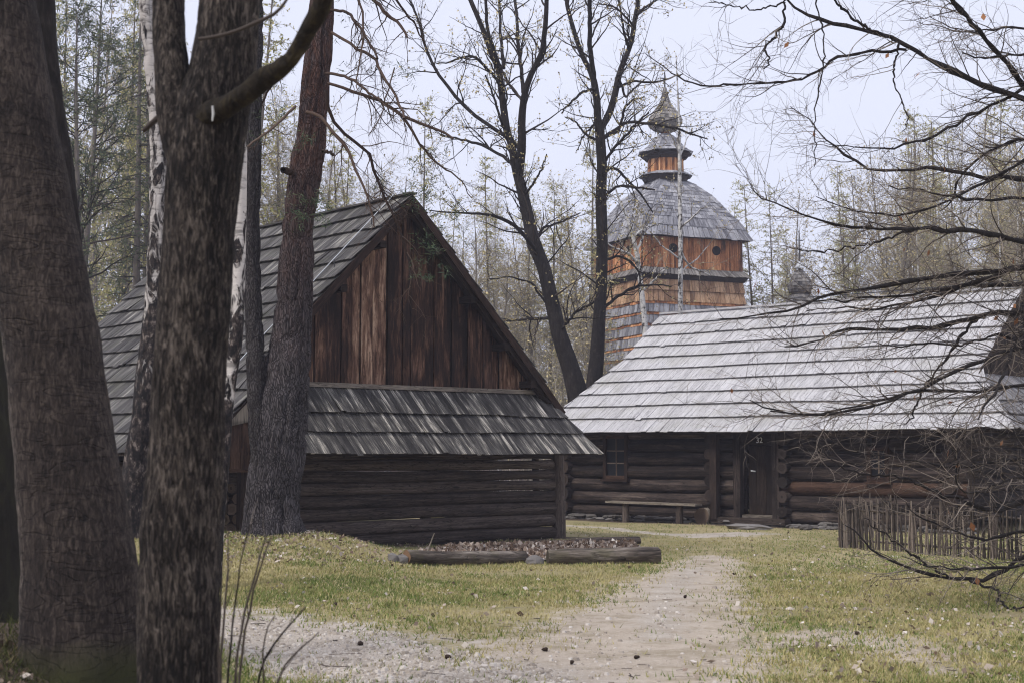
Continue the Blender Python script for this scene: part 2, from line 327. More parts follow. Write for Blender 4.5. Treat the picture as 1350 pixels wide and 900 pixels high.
M['pine_bark'] = bark('pine bark', [(.3, (0.006, 0.00525, 0.00675)), (.45, (0.0225, 0.0195, 0.02175)), (.6, (0.07125, 0.063, 0.0675)), (.8, (0.165, 0.15, 0.1575))], (8.5, 8.5, 2.6), bs=1, bd=.05, vor=True, upper=(3.4, 7.0, [(.3, (.02, .010, .009)), (.56, (.085, .036, .025)), (.8, (.17, .09, .066))]))
M['grey_bark'] = bark('grey bark', [(.4, (0.00496, 0.00434, 0.00434)), (.49, (0.0186, 0.01488, 0.01364)), (.55, (0.062, 0.05, 0.043)), (.66, (0.19, 0.158, 0.135))], (60, 60, 13), bs=1, bd=.025, moss=((.035, .04, .012), .5))
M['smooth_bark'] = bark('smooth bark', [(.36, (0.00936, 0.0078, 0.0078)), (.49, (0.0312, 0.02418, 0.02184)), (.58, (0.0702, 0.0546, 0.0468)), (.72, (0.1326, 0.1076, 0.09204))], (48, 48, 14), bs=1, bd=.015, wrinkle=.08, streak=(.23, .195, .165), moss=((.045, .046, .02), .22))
M['dark_bark'] = bark('dark bark', [(.36, (0.0056, 0.0048, 0.0056)), (.55, (0.0224, 0.0184, 0.0176)), (.75, (0.068, 0.056, 0.052))], (14, 14, 3.6), bs=1, bd=.03)
M['mossy_bark'] = bark('mossy bark', [(.3, (0.009, 0.008, 0.007)), (.5, (0.025, 0.022, 0.017)), (.75, (0.045, 0.045, 0.025))], (10, 10, 2.6))
M['stem_bark'] = bark('dark pine bark', [(.3, (0.00525, 0.0045, 0.00525)), (.48, (0.0195, 0.0165, 0.018)), (.64, (0.05625, 0.0495, 0.051)), (.82, (0.1275, 0.1162, 0.1162))], (10, 10, 2.8), bs=1, bd=.04, vor=True)
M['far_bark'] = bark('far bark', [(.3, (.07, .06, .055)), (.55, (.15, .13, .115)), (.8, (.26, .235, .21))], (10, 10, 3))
M['limb_bark'] = bark('lichen limb', [(.38, (0.00675, 0.00525, 0.0045)), (.52, (0.024, 0.01875, 0.0135)), (.62, (0.05625, 0.0435, 0.0225)), (.76, (0.15, 0.1425, 0.1275))], (14, 14, 7), bs=1)
M['birch'] = birch_bark('birch bark', (.42, .39, .375), 1.2, 6.5)
M['white_birch'] = birch_bark('white birch bark', (.56, .52, .49), .5, 5)
M['tower_birch'] = birch_bark('pale birch bark', (.52, .51, .5), -30, 3)
M['twig'] = flat('twig', [(0, (0.01125, 0.009, 0.009)), (.6, (0.03, 0.024, 0.02175)), (1, (0.0675, 0.054, 0.0465))])
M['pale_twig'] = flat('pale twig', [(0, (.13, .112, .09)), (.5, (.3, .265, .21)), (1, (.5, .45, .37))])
M['grey_twig'] = flat('grey twig', [(0, (.04, .032, .03)), (.5, (.11, .09, .078)), (1, (.3, .255, .215))])  # paler grey-brown twigs, tone random per piece
M['pine_twig'] = flat('pine twig', [(0, (0.035, 0.0224, 0.0175)), (.6, (0.077, 0.0504, 0.0385)), (1, (0.126, 0.091, 0.07))])
M['bud'] = flat('bud', [(0, (.26, .22, .1)), (.5, (.45, .38, .2)), (1, (.6, .5, .28))])
M['larch_bud'] = flat('larch needle', [(0, (.25, .27, .09)), (.5, (.42, .4, .15)), (1, (.55, .47, .22))])
M['needle'] = flat('pine needle', [(0, (.035, .06, .04)), (.5, (.07, .105, .06)), (1, (.13, .15, .08))])
M['spruce'] = flat('spruce needle', [(0, (.05, .075, .05)), (.5, (.09, .12, .07)), (1, (.18, .18, .09))])
M['dead_leaf'] = flat('dead leaf', [(0, (.1, .065, .045)), (.45, (.25, .19, .15)), (.8, (.42, .36, .31)), (1, (.62, .57, .52))])
M['hang_leaf'] = flat('brown hanging leaf', [(0, (.22, .09, .04)), (1, (.36, .18, .09))])
M['stone'] = flat('field stone', [(0, (0.063, 0.056, 0.0525)), (.5, (0.14, 0.1295, 0.1225)), (1, (0.252, 0.238, 0.231))], noise_scale=9)
M['pebble'] = flat('pebble', [(0, (.25, .215, .18)), (.5, (.42, .37, .32)), (1, (.6, .56, .51))])
M['cone'] = flat('pine cone', [(0, (.02, .013, .01)), (1, (.06, .04, .03))])
M['iron'] = flat('iron', [(0, (.03, .03, .035)), (1, (.05, .05, .055))], .5, .5)
M['black'] = flat('painted hole shade', [(0, (.006, .005, .005)), (1, (.008, .007, .007))], .95, .0)  # near-black: the shade inside a hole put into the colour
M['wire'] = flat('zinc wire', [(0, (.5, .52, .56)), (1, (.6, .62, .66))], .4, .5)
M['white_paint'] = flat('white paint', [(0, (.5, .5, .5)), (1, (.6, .6, .6))])
M['tin'] = flat('pale tin', [(0, (.6, .62, .66)), (1, (.7, .72, .76))], .5, .4)
M['shaded_moss_blade'] = flat('shaded moss grass', [(0, (.03, .042, .012)), (.5, (.07, .072, .025)), (1, (.17, .135, .07))])  # dark moss tones with the corner's shadow put into the colour
M['stake'] = wood('old stake', [(.15, (0.02754, 0.02237, 0.01894)), (.5, (0.08606, 0.06885, 0.05681)), (.9, (0.241, 0.1979, 0.1635))], wr=.7)
M['grass'] = flat('grass blade', [(0, (.085, .14, .03)), (.35, (.17, .215, .06)), (.55, (.34, .3, .125)), (1, (.56, .48, .28))])
gm, gnt, gb = base('window glass', .25, .2); gb.inputs['Base Color'].default_value = (.015, .017, .022, 1); M['glass'] = gm

# ground: grass, worn earth path, pale gravel road
m, nt, b = base('ground', .95, .1); M['ground'] = m
g = nt.nodes.new('ShaderNodeNewGeometry'); P = g.outputs['Position']
nbig = noise(nt, P, .55, 4, .6); nmid = noise(nt, P, 2.6, 5, .65); nfin = noise(nt, P, 21, 5, .7); nvf = noise(nt, P, 70, 3, .6)
gf = mth(nt, 'ADD', mth(nt, 'MULTIPLY', nbig, .45), mth(nt, 'ADD', mth(nt, 'MULTIPLY', nmid, .3), mth(nt, 'MULTIPLY', nfin, .4)))
grass = ramp(nt, gf, [(.36, (.115, .135, .05)), (.48, (.235, .215, .1)), (.6, (.36, .305, .17)), (.78, (.5, .42, .27))])
grass = mix(nt, ramp(nt, mth(nt, 'ADD', mth(nt, 'MULTIPLY', nmid, .7), mth(nt, 'MULTIPLY', nvf, .4)), [(.58, (0, 0, 0)), (.7, (.6, .6, .6))]), grass, (.2, .155, .115))
earth = ramp(nt, mth(nt, 'ADD', mth(nt, 'MULTIPLY', nmid, .5), mth(nt, 'MULTIPLY', nfin, .5)), [(.3, (.3, .245, .19)), (.5, (.47, .4, .325)), (.7, (.58, .51, .43))])
grav = ramp(nt, mth(nt, 'ADD', mth(nt, 'MULTIPLY', nmid, .45), mth(nt, 'ADD', mth(nt, 'MULTIPLY', nfin, .3), mth(nt, 'MULTIPLY', nvf, .3))), [(.34, (.22, .19, .16)), (.5, (.41, .36, .305)), (.62, (.52, .465, .405)), (.8, (.62, .575, .52))])
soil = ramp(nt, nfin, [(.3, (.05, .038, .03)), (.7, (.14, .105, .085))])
edge = mth(nt, 'MULTIPLY', mth(nt, 'SUBTRACT', mth(nt, 'ADD', mth(nt, 'MULTIPLY', nmid, .6), mth(nt, 'MULTIPLY', nfin, .5)), .55), 1.7)
def mask(name):
    return ramp(nt, mth(nt, 'ADD', attr(nt, name), edge), [(.3, (0, 0, 0)), (.58, (1, 1, 1))])
earth = mix(nt, ramp(nt, noise(nt, P, 1.7, 5, .7), [(.5, (0, 0, 0)), (.62, (.6,) * 3)]), earth, (.27, .225, .15)); c = mix(nt, mask('path'), grass, earth); c = mix(nt, mask('gravel'), c, grav); c = mix(nt, mask('soil'), c, soil)
nt.links.new(c, b.inputs['Base Color'])
bump(nt, b, mth(nt, 'ADD', nfin, mth(nt, 'MULTIPLY', nvf, .6)), .8, .03)

# ------------------------------------------------------------------ the ground
def axis(lo, hi, step, far, n=26):
    a = np.arange(lo, hi + 1e-6, step); e = np.geomspace(step, far, n)
    return np.concatenate([(lo - np.cumsum(e))[::-1], a, hi + np.cumsum(e)])
gx, gy = axis(-9, 11.5, .11, 90), axis(4.5, 36, .13, 90)
X, Y = np.meshgrid(gx, gy); X = X.ravel(); Y = Y.ravel(); Z = gz(X, Y)
def chain(x, y, pts):
    """soft distance to a polyline of (x, y, half width): 1 inside, 0 outside"""
    best = np.full(len(x), -9.)
    for (ax, ay, ar), (bx, by, br) in zip(pts[:-1], pts[1:]):
        dx, dy = bx - ax, by - ay; t = np.clip(((x - ax) * dx + (y - ay) * dy) / (dx * dx + dy * dy + 1e-9), 0, 1)
        d = np.hypot(x - ax - t * dx, y - ay - t * dy); r = ar + (br - ar) * t
        best = np.maximum(best, (r - d) / (.6 * r + .15) * .5 + .5)
    return np.clip(best, 0, 1)
def gp(px, py, r):
    p = at(px, py, 20); k = -EYE / (p[2] - EYE); return (p[0] * k, 20 * k, r)
earth_path = [gp(938, 734, .35), gp(925, 752, .5), gp(898, 775, .7), gp(872, 805, .85), gp(838, 850, 1.1), gp(775, 905, 1.3), gp(700, 1000, 1.2)]
gravel_road = [(-9, 16.2, 1.3), gp(120, 815, 1.25), gp(330, 835, 1.05), gp(480, 872, .95), gp(640, 905, .75), gp(790, 935, .65), gp(1000, 1040, .9), (6, 5, 1)]
house_path = [gp(735, 693, .12), gp(800, 696, .14), gp(860, 702, .2), gp(930, 706, .65), gp(985, 703, .5)]
worn = [gp(1000, 850, .2), gp(1090, 835, .55), gp(1180, 850, .6), gp(1240, 880, .3)]
light_patch = [gp(915, 750, .3), gp(880, 780, .35), gp(870, 840, .3)]
A_path = np.maximum(chain(X, Y, earth_path), .68 * chain(X, Y, worn))
A_path = np.maximum(A_path, .55 * chain(X, Y, [gp(740, 790, .3), gp(800, 800, .6), gp(830, 815, .6)]))
A_grav = np.maximum.reduce([chain(X, Y, gravel_road), chain(X, Y, house_path), .62 * chain(X, Y, light_patch)])
def bc(s, t, h=0.):        # barn frame -> world
    return np.array([BX + math.cos(BPHI) * s - math.sin(BPHI) * t, BY + math.sin(BPHI) * s + math.cos(BPHI) * t, h])
BX, BY, BPHI = -1.955, 24.423, .715
CX, CY, CPHI = 1.273, 33.906, .861
def cc(s, t, h=0.):        # cottage frame -> world: s along the front to the right, t to the back
    return np.array([CX + math.sin(CPHI) * s + math.cos(CPHI) * t, CY - math.cos(CPHI) * s + math.sin(CPHI) * t, h])
hw = [(*cc(-.5, .35)[:2], .5), (*cc(3.2, .3)[:2], .55), (*cc(5.5, .4)[:2], .4), (*cc(9, .4)[:2], .4)]
bw = [(*bc(-3.5, -.1)[:2], .35), (*bc(.5, -.15)[:2], .4), (*bc(3.8, -.2)[:2], .35)]
forest_floor_and_shade = np.maximum(np.clip((Y - 38) / 3, 0, 1) * .75, 1.0 * np.exp(-np.clip(X + 2.35, 0, 9) ** 2 / .05) * (Y < 10.5) * (X < -1.0))  # second term paints the shadowed mossy corner by the leaning trunk darker
A_soil = np.maximum.reduce([.8 * chain(X, Y, hw), .8 * chain(X, Y, bw), forest_floor_and_shade])
# the interior of the barn is bare earth
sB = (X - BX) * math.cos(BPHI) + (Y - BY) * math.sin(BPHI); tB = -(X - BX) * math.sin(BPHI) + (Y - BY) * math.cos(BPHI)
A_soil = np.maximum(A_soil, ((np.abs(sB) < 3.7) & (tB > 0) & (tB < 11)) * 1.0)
me = bpy.data.meshes.new('ground'); nx, ny = len(gx), len(gy)
i, j = np.meshgrid(np.arange(ny - 1), np.arange(nx - 1), indexing='ij'); a = (i * nx + j).ravel()
F = np.stack([a, a + 1, a + nx + 1, a + nx], -1)
me.vertices.add(len(X)); me.vertices.foreach_set('co', np.stack([X, Y, Z], -1).astype(np.float32).ravel())
me.loops.add(F.size); me.loops.foreach_set('vertex_index', F.ravel().astype(np.int32)); me.polygons.add(len(F))
me.polygons.foreach_set('loop_start', (np.arange(len(F)) * 4).astype(np.int32)); me.polygons.foreach_set('use_smooth', np.ones(len(F), bool))
for nm, v in (('path', A_path), ('gravel', A_grav), ('soil', A_soil)):
    me.attributes.new(nm, 'FLOAT', 'POINT').data.foreach_set('value', v.astype(np.float32))
me.update(calc_edges=True); me.materials.append(M['ground']); link('ground', me, kind='structure')
def masks(x, y):
    p = np.maximum(chain(x, y, earth_path), .5 * chain(x, y, worn)); q = np.maximum.reduce([chain(x, y, gravel_road), chain(x, y, house_path), .62 * chain(x, y, light_patch)])
    s = np.maximum(chain(x, y, hw), chain(x, y, bw)); return p, q, s

# ------------------------------------------------------------------ shingled roof faces
SH_N = 10
def shingle_set(w, L, thick, seed):
    """a few shared shingle meshes: x along the eave, y up the slope, z out; butt end at y = 0"""
    ms = []
    for k in range(SH_N):
        g = Geo(); d = rng.normal(0, .006, 2); a = w * (.5 - .012)
        c = [(-a, d[0], 0), (a, d[1], 0), (a, d[1], thick), (-a, d[0], thick), (-a, L, -.004), (a, L, -.004), (a, L, thick * .4), (-a, L, thick * .4)]
        g.hexa(c); ms.append(g)
    return ms
def roof_face(O, U, V, courses, umin, umax, w, exposure_fn, thick, mat, parent, pick, name='shingle', stuff=None, lift=.05, gap_chance=0, jit=.012):
    """lay boards on the plane O + u U + v V. umin/umax: functions of v. pick(u, v, course): priority for being a part of its own."""
    O = np.array(O, float); U = np.array(U, float); V = np.array(V, float); Nn = np.cross(U, V); Nn /= np.linalg.norm(Nn)
    if Nn[2] < 0: Nn = -Nn
    pieces = []
    for ci in range(courses):
        v0, v1 = exposure_fn(ci); L = (v1 - v0) + .09
        lo, hi = min(umin(v0), umin(v1)), max(umax(v0), umax(v1)); u = lo - rng.random() * w
        while u < hi:
            ww = w * (.72 + .56 * rng.random()); pieces.append((ci, u, u + ww, v0 + rng.normal(0, jit), v0 + L)); u += ww
    out = []
    for (ci, a, b, v0, v1) in pieces:
        v0 += .012 * math.sin(.9 * a + 2.1 * ci) + .008 * math.sin(2.3 * a + ci); curl = .028 * rng.random() if rng.random() < .07 else 0
        if rng.random() < .025: v0 -= .05 * rng.random()
        q = lambda u, v: min(max(u, umin(v)), umax(v))
        a0, b0, a1, b1 = q(a + .004, v0), q(b - .004, v0), q(a + .004, v1 - .09), q(b - .004, v1 - .09)
        if b0 - a0 < .012 and b1 - a1 < .012: continue
        if v1 - .09 > exposure_fn(courses - 1)[1] - 1e-6: v1 -= .085
        z0 = lift + curl + rng.normal(0, .0025); z1 = .012
        pt = lambda u, v, z: O + u * U + v * V + z * Nn
        c = [pt(a0, v0, z0 - thick), pt(b0, v0, z0 - thick), pt(b0, v0, z0), pt(a0, v0, z0), pt(a1, v1, z1 - thick * .6), pt(b1, v1, z1 - thick * .6), pt(b1, v1, z1), pt(a1, v1, z1)]
        out.append((pick((a0 + b0) / 2, (v0 + v1) / 2, ci), c))
    return out
def lay(out, n, mat, parent, name, stuff_name):
    out.sort(key=lambda x: -x[0])
    for pr, c in out[:n]:
        g = Geo(); g.hexa(c, rng.random()); part(name, g, mat, parent)
    g = Geo()
    for pr, c in out[n:]: g.hexa(c, rng.random())
    if out[n:]: part(stuff_name, g, mat, parent, kind='stuff')

# ------------------------------------------------------------------ the barn (dark log barn with a boarded gable over a skirt roof)
H, K, HS, HE, OV, RUN = 5.977, 1.019, 2.694, 1.56, .38, .62
Wd = lambda h: (H - h) / K
barn = thing('barn', 'dark log barn with tall boarded gable above a mottled skirt roof', 'barn', (BX, BY, 0), BPHI)
# ridge length: its far end shows at (233, 322)
BL = 4.0
for _ in range(200):
    p = bc(0, BL, H); d = p - np.array([0, 0, EYE]); z = d[1] * CT + d[2] * ST
    if 675 + FPX * d[0] / z < 233: break
    BL += .05
WALL = 3.67
# roof decks (closed boards under the shingles), left and right slopes
sl = math.hypot(1, K); ul = np.array([-1, 0, -K]) / sl; vl_len = Wd(HE) * sl
SKX, RUN = 3.74, 1.1
FB = -RUN                                # front eave line
g = Geo()
def slab(g, a, b, c, d, t, mat=0, tint=.3):
    a, b, c, d = [np.array(x, float) for x in (a, b, c, d)]; n = np.cross(b - a, d - a); n /= np.linalg.norm(n)
    if n[2] < 0: n = -n
    g.hexa([a - n * t, b - n * t, b, a, d - n * t, c - n * t, c, d], tint, mat)
GATE0, GATE1 = .25, 1.75                 # t-range of the gate bay in the left wall; the eave is cut back there
wS = Wd(HS)
for sg in (-1, 1):
    slab(g, (sg * wS, -OV, HS), (sg * wS, BL, HS), (sg * .02, BL, H - .03), (sg * .02, -OV, H - .03), .03)
    slab(g, (sg * Wd(HE if sg < 0 else 2.0), -.98 if sg < 0 else -.1, HE if sg < 0 else 2.0), (sg * Wd(HE if sg < 0 else 2.0), BL, HE if sg < 0 else 2.0), (sg * (wS + .002), BL, HS - .002), (sg * (wS + .002), -.98 if sg < 0 else -.1, HS - .002), .03)
part('roof_deck', g, M['dark_wood'], barn)
# skirt deck
g = Geo(); slab(g, (-3.4, -RUN, HE), (SKX, -RUN, HE), (wS, -.06, HS), (-wS + .02, -.06, HS), .03)
part('skirt_deck', g, M['dark_wood'], barn)
# left slope shingles: u along t (ridge), v up the slope from the eave
Vv = np.array([1, 0, K]) / sl; VL = Wd(HE) * sl; NC = 14; ex = VL / NC
def umin_l(v):
    h = HE + v / sl * K
    if h < HS - .12: return -1.0
    return -OV
out = roof_face((-Wd(HE), 0, HE), (0, 1, 0), Vv, NC, umin_l, lambda v: BL, .15, lambda c: (c * ex - (.04 if c == 0 else 0), (c + 1) * ex), .015, M['barn_roof'], barn,
                lambda u, v, c: 1000 + v - 1.1 * u if u < 8 else -u, lift=.07, jit=.003)
out2 = roof_face((-SKX, -RUN, HE), (1, 0, 0), np.array([0, (RUN - .06), HS - HE]) / math.hypot(RUN - .06, HS - HE), 3,
                 lambda v: SKX - 3.4, lambda v: 2 * SKX - v / math.hypot(RUN - .06, HS - HE) * (SKX - wS) + .02, .095,
                 lambda c: [(-.05, .44), (.44, .86), (.86, math.hypot(RUN - .06, HS - HE))][c], .015, M['barn_skirt'], barn, lambda u, v, c: u, lift=.07, jit=.003)
n2 = min(len(out2), 240)
lay(out2, n2, M['barn_skirt'], barn, 'shingle', 'skirt_shingles')
lay(out, 300 - n2, M['barn_roof'], barn, 'shingle', 'roof_shingles')
# right slope: unseen from the front, same courses
out = roof_face((Wd(HE), 0, HE), (0, 1, 0), np.array([-1, 0, K]) / sl, NC, lambda v: -OV if HE + v / sl * K > HS else (-.1 if HE + v / sl * K > 1.95 else 99), lambda v: BL, .3, lambda c: (c * ex - (.04 if c == 0 else 0), (c + 1) * ex), .015, M['barn_roof'], barn, lambda u, v, c: -u, lift=.055)
g = Geo()
for pr, c in out: g.hexa(c, rng.random())
part('far_slope_shingles', g, M['barn_roof'], barn, kind='stuff')
g = Geo(); g.bar((0, -OV - .02, H + .035), (0, BL, H + .035), .16, .03, .4); part('ridge_board', g, M['barn_roof'], barn)
# verge boards and the rafters that show under the overhang
for sg in (-1, 1):
    g = Geo(); g.bar((sg * .02, -OV - .005, H - .1), (sg * (wS + .3), -OV - .005, HS - .1 - .3 * K), .025, .13, .5, 0, (0, -1, 0) if 0 else (sg * K, 0, 1)); part('verge_board', g, M['red_wood'], barn)
    g = Geo(); g.bar((sg * .05, -OV + .13, H - .17), (sg * (wS + .2), -OV + .13, HS - .17 - .2 * K), .1, .13, .5, 0, (sg * K, 0, 1)); part('rafter', g, M['dark_wood'], barn)
for sg in (-1, 1):
    for h in (5.2, 4.4, 3.6, 2.95):
        g = Geo(); s = sg * (Wd(h) - .17); g.bar((s, -OV + .02, h - .12), (s, .3, h - .12), .12, .12, .5); part('purlin_end', g, M['dark_wood'], barn)
# gable boards, each its own width and clipped by the slopes
s = -wS - .02
while s < wS:
    w = rng.choice([.17, .21, .25, .29, .34]) * (.9 + .2 * rng.random()); a, b = s + .011, min(s + w, wS + .02) - .011; s += w
    top = lambda x: max(HS - .03, H - K * abs(x) - .12)
    y = rng.normal(0, .016); d = .03; lo = HS - .05 + rng.normal(0, .008)
    xs = [a, b]
    if a < 0 < b: b = xs[1]
    if b - a < .05: continue
    g = Geo(); g.hexa([(a, y - d, lo), (b, y - d, lo), (b, y, lo), (a, y, lo), (a, y - d, top(a)), (b, y - d, top(b)), (b, y, top(b)), (a, y, top(a))], rng.random())
    part('plank', g, M['plank'], barn)
g = Geo(); g.hexa([(-wS, .03, HS - .4), (wS, .03, HS - .4), (wS, .06, HS - .4), (-wS, .06, HS - .4), (-.02, .03, H - .15), (.02, .03, H - .15), (.02, .06, H - .15), (-.02, .06, H - .15)], .2)
part('gable_backing', g, M['dark_wood'], barn)
g = Geo(); g.bar((-wS - .05, -.085, HS - .0), (wS + .04, -.085, HS - .0), .15, .075, .6); part('drip_board', g, M['grey_board'], barn)
# front wall of logs with see-through gaps near the right post
hz = .02; ys = []
rads = [.115, .118, .116, .11, .104, .098, .094, .088]
z = -.02
for k, r in enumerate(rads):
    z += r; n = 15; ss = np.linspace(-WALL, WALL - .08, n)
    sag = (vn(np.stack([ss * .5, np.full(n, k * 3.1), np.zeros(n)], -1), 21) - .5) * .05
    taper = 1 - .2 * (np.clip((ss - 1.9) / .7, 0, 1) * np.clip((3.55 - ss) / .4, 0, 1) if k > 3 else 0)
    g = Geo(); g.log(np.stack([ss, sag * .8, z + sag * .5 + (.012 if k < 3 else 0)], -1), r * taper, 14, rng.random(), 0, 1, .07)
    part('log', g, [M['log'], M['log_end']], barn)
    z += r * .955
# corner posts, wall plates
def post(px_s, t, h, r, mat='log', name='post'):
    g = Geo(); g.log([(px_s, t, -.1), (px_s + .01, t, h * .5), (px_s - .03, t, h)], [r * 1.12, r, r * .95], 12, rng.random(), 0, 1, .05); part(name, g, [M[mat], M['log_end']], barn)
post(WALL + .02, -.06, HE + .02, .12)
post(WALL + .05, .6, HE + .1, .07, 'red_wood')
post(-WALL, -.02, HE + .1, .12)
for t in (4.0, 7.5, BL - .2): post(WALL, t, HE + .1, .11)
g = Geo(); g.bar((-WALL, .0, HE + .0), (WALL + .1, .0, HE + .0), .16, .14, .3); part('wall_plate', g, M['dark_wood'], barn)
for sg in (-1, 1):
    g = Geo(); g.bar((sg * WALL, .12, HE + .13), (sg * WALL, BL, HE + .13), .16, .16, .3); part('wall_plate', g, M['dark_wood'], barn)
for k in range(7):                          # left wall beyond the gate bay, and the back wall
    zz = .1 + k * .205
    g = Geo(); g.log([(-WALL, 1.9, zz), (-WALL, 6, zz), (-WALL, BL, zz)], .105, 9, rng.random(), 0, 1); part('log', g, [M['log'], M['log_end']], barn)
    g = Geo(); g.log([(-WALL, BL - .1, zz + .08), (0, BL - .1, zz + .08), (WALL, BL - .1, zz + .08)], .105, 9, rng.random(), 0, 1); part('log', g, [M['log'], M['log_end']], barn)
g = Geo(); g.hexa([(-Wd(HE) + .2, BL - .02, HE), (Wd(HE) - .2, BL - .02, HE), (Wd(HE) - .2, BL, HE), (-Wd(HE) + .2, BL, HE), (-.05, BL - .02, H - .1), (.05, BL - .02, H - .1), (.05, BL, H - .1), (-.05, BL, H - .1)], .4); part('back_gable', g, M['plank'], barn)
# open corner bay left of the skirt roof: pale hood board under the verge, hanging boards, posts
hb_ = lambda x: H + K * x - .07
g = Geo(); g.hexa([(-3.95, -.97, 2.06), (-3.42, -.97, 2.06), (-3.42, -.94, 2.06), (-3.95, -.94, 2.06), (-3.93, -.97, hb_(-3.88)), (-3.42, -.97, hb_(-3.42)), (-3.42, -.94, hb_(-3.42)), (-3.93, -.94, hb_(-3.88))], .7); part('hood_board', g, M['grey_board'], barn)
for k in range(4):
    a = -4.12 + k * .175; part('panel_board', Geo().box((a, -.93, 1.33), (a + .168, -.905, 2.1), 2, rng.random()), M['red_wood'], barn)
g = Geo(); g.bar((-4.14, -.92, 1.32), (-3.42, -.92, 1.32), .05, .05, .5); part('panel_rail', g, M['red_wood'], barn)
for x, t in ((-4.02, -.8), (-3.5, -.82), (-4.1, .6)):
    g = Geo(); g.bar((x, t, -.2), (x, t, 1.75), .12, .12, .4, 0, (0, 1, 0)); part('bay_post', g, M['dark_wood'], barn)
g = Geo(); g.hexa([(-4.2, .5, 0), (-3.6, .5, 0), (-3.6, .53, 0), (-4.2, .53, 0), (-4.2, .5, 1.6), (-3.6, .5, 2.1), (-3.6, .53, 2.1), (-4.2, .53, 1.6)], .3); part('bay_back', g, M['dark_wood'], barn)
# zinc lightning wire on its holders down the left slope
g = Geo(); wp = [(-wl, -.02 + k * .01, H - K * wl + .13 * sl) for k, wl in enumerate(np.linspace(.15, 3.2, 9))]
g.log(wp, .009, 5, .5, 0, None, 0); part('lightning_wire', g, M['wire'], barn)
for wl in (.6, 1.35, 2.1, 2.8):
    g = Geo(); g.bar((-wl, -.02, H - K * wl + .03), (-wl, -.02, H - K * wl + .19), .014, .014, .5, 0, (0, 1, 0)); part('wire_holder', g, M['iron'], barn)
# stacked firewood inside the bay
wp = thing('woodpile', 'dark split firewood stacked in the open bay beside the pine', 'woodpile', tuple(bc(-3.8, -.35)), BPHI)
for k in range(7):
    for q in range(4):
        z = .12 + k * .155; y = -.28 + (q % 4) * .17 + (k % 2) * .06; g = Geo()
        g.log([(y, -.32 + rng.normal(0, .03), z), (y + .01, .25, z)], .075 + .02 * rng.random(), 7, rng.random(), 0, 1, .2); part('firewood', g, [M['house_log'], M['log_end']], wp)

# ------------------------------------------------------------------ the cottage (silver shingle roof, number on the door lintel)
CL, CH, CK, CHE, CHS, CHL, CE, CT0, CER = 9.555, 5.12, .775, 2.019, 3.186, 3.891, .972, .69, 1.25
cot = thing('cottage', 'low log cottage under a long silver-grey shingle roof, door numbered 32', 'cottage', (CX, CY, 0), CPHI - math.pi / 2)
Tt = lambda h: (h - CHE) / CK
RT = Tt(CH)
def fac(px, py, t=CT0):
    """(s, height) where the photograph's (px, py) meets the plane t of the cottage front"""
    d = at(px, py, 10.) - np.array([0, 0, EYE]); nrm = np.array([math.cos(CPHI), math.sin(CPHI), 0]); o = cc(0, t)
    k = (nrm @ (o - np.array([0, 0, EYE]))) / (nrm @ d); p = np.array([0, 0, EYE]) + d * k
    return float((p - o) @ np.array([math.sin(CPHI), -math.cos(CPHI), 0])), float(p[2])
csl = math.hypot(1, CK); CVL = RT * csl
g = Geo()
def cl_min(h): return 0. if h > CHL else -CE * (CHL - h) / (CHL - CHE)
def cl_max(h): return CL if h > CHS else CL + CER * (CHS - h) / (CHS - CHE)
for sg in (0, 1):
    tt = (lambda h: Tt(h)) if sg == 0 else (lambda h: 2 * RT - Tt(h))
    hs = [CHE, CHS, CHL, CH]
    for a, b in zip(hs[:-1], hs[1:]):
        slab(g, (cl_min(a + 1e-4), tt(a), a), (cl_max(a + (1e-4 if a == CHS else 0)), tt(a), a), (cl_max(b), tt(b), b), (cl_min(b + (1e-4 if b == CHL else 0)), tt(b), b), .05)
part('roof_deck', g, M['dark_wood'], cot)
g = Geo()
slab(g, (CL + CER, 0, CHE), (CL + CER, 2 * RT, CHE), (CL - .03, 2 * RT - Tt(CHS), CHS), (CL - .03, Tt(CHS), CHS), .04)
slab(g, (-CE, 2 * RT, CHE), (-CE, 0, CHE), (.03, Tt(CHL), CHL), (.03, 2 * RT - Tt(CHL), CHL), .04)
part('skirt_deck', g, M['dark_wood'], cot)
cex = CVL / 10
hv = lambda v: CHE + v * CK / csl
out = roof_face((0, 0, CHE), (1, 0, 0), np.array([0, 1, CK]) / csl, 10, lambda v: cl_min(hv(v)), lambda v: cl_max(hv(v)), .14,
                lambda c: (c * cex - (.05 if c == 0 else 0), (c + 1) * cex), .015, None, cot, lambda u, v, c: u - 1.9 * v + 20, lift=.074, jit=.003)
lay(out, 300, M['silver_roof'], cot, 'shingle', 'roof_shingles')
out = roof_face((CL + CER, 0, CHE), (0, 1, 0), np.array([-CER, 0, CHS - CHE]) / math.hypot(CER, CHS - CHE), 4, lambda v: Tt(CHE + v * (CHS - CHE) / math.hypot(CER, CHS - CHE)),
                lambda v: 2 * RT - Tt(CHE + v * (CHS - CHE) / math.hypot(CER, CHS - CHE)), .13, lambda c: (c * math.hypot(CER, CHS - CHE) / 4, (c + 1) * math.hypot(CER, CHS - CHE) / 4), .024, None, cot, lambda u, v, c: -u, lift=.06)
out += roof_face((0, 2 * RT, CHE), (1, 0, 0), np.array([0, -1, CK]) / csl, 10, lambda v: cl_min(hv(v)), lambda v: cl_max(hv(v)), .3, lambda c: (c * cex, (c + 1) * cex), .024, None, cot, lambda u, v, c: 0, lift=.062)
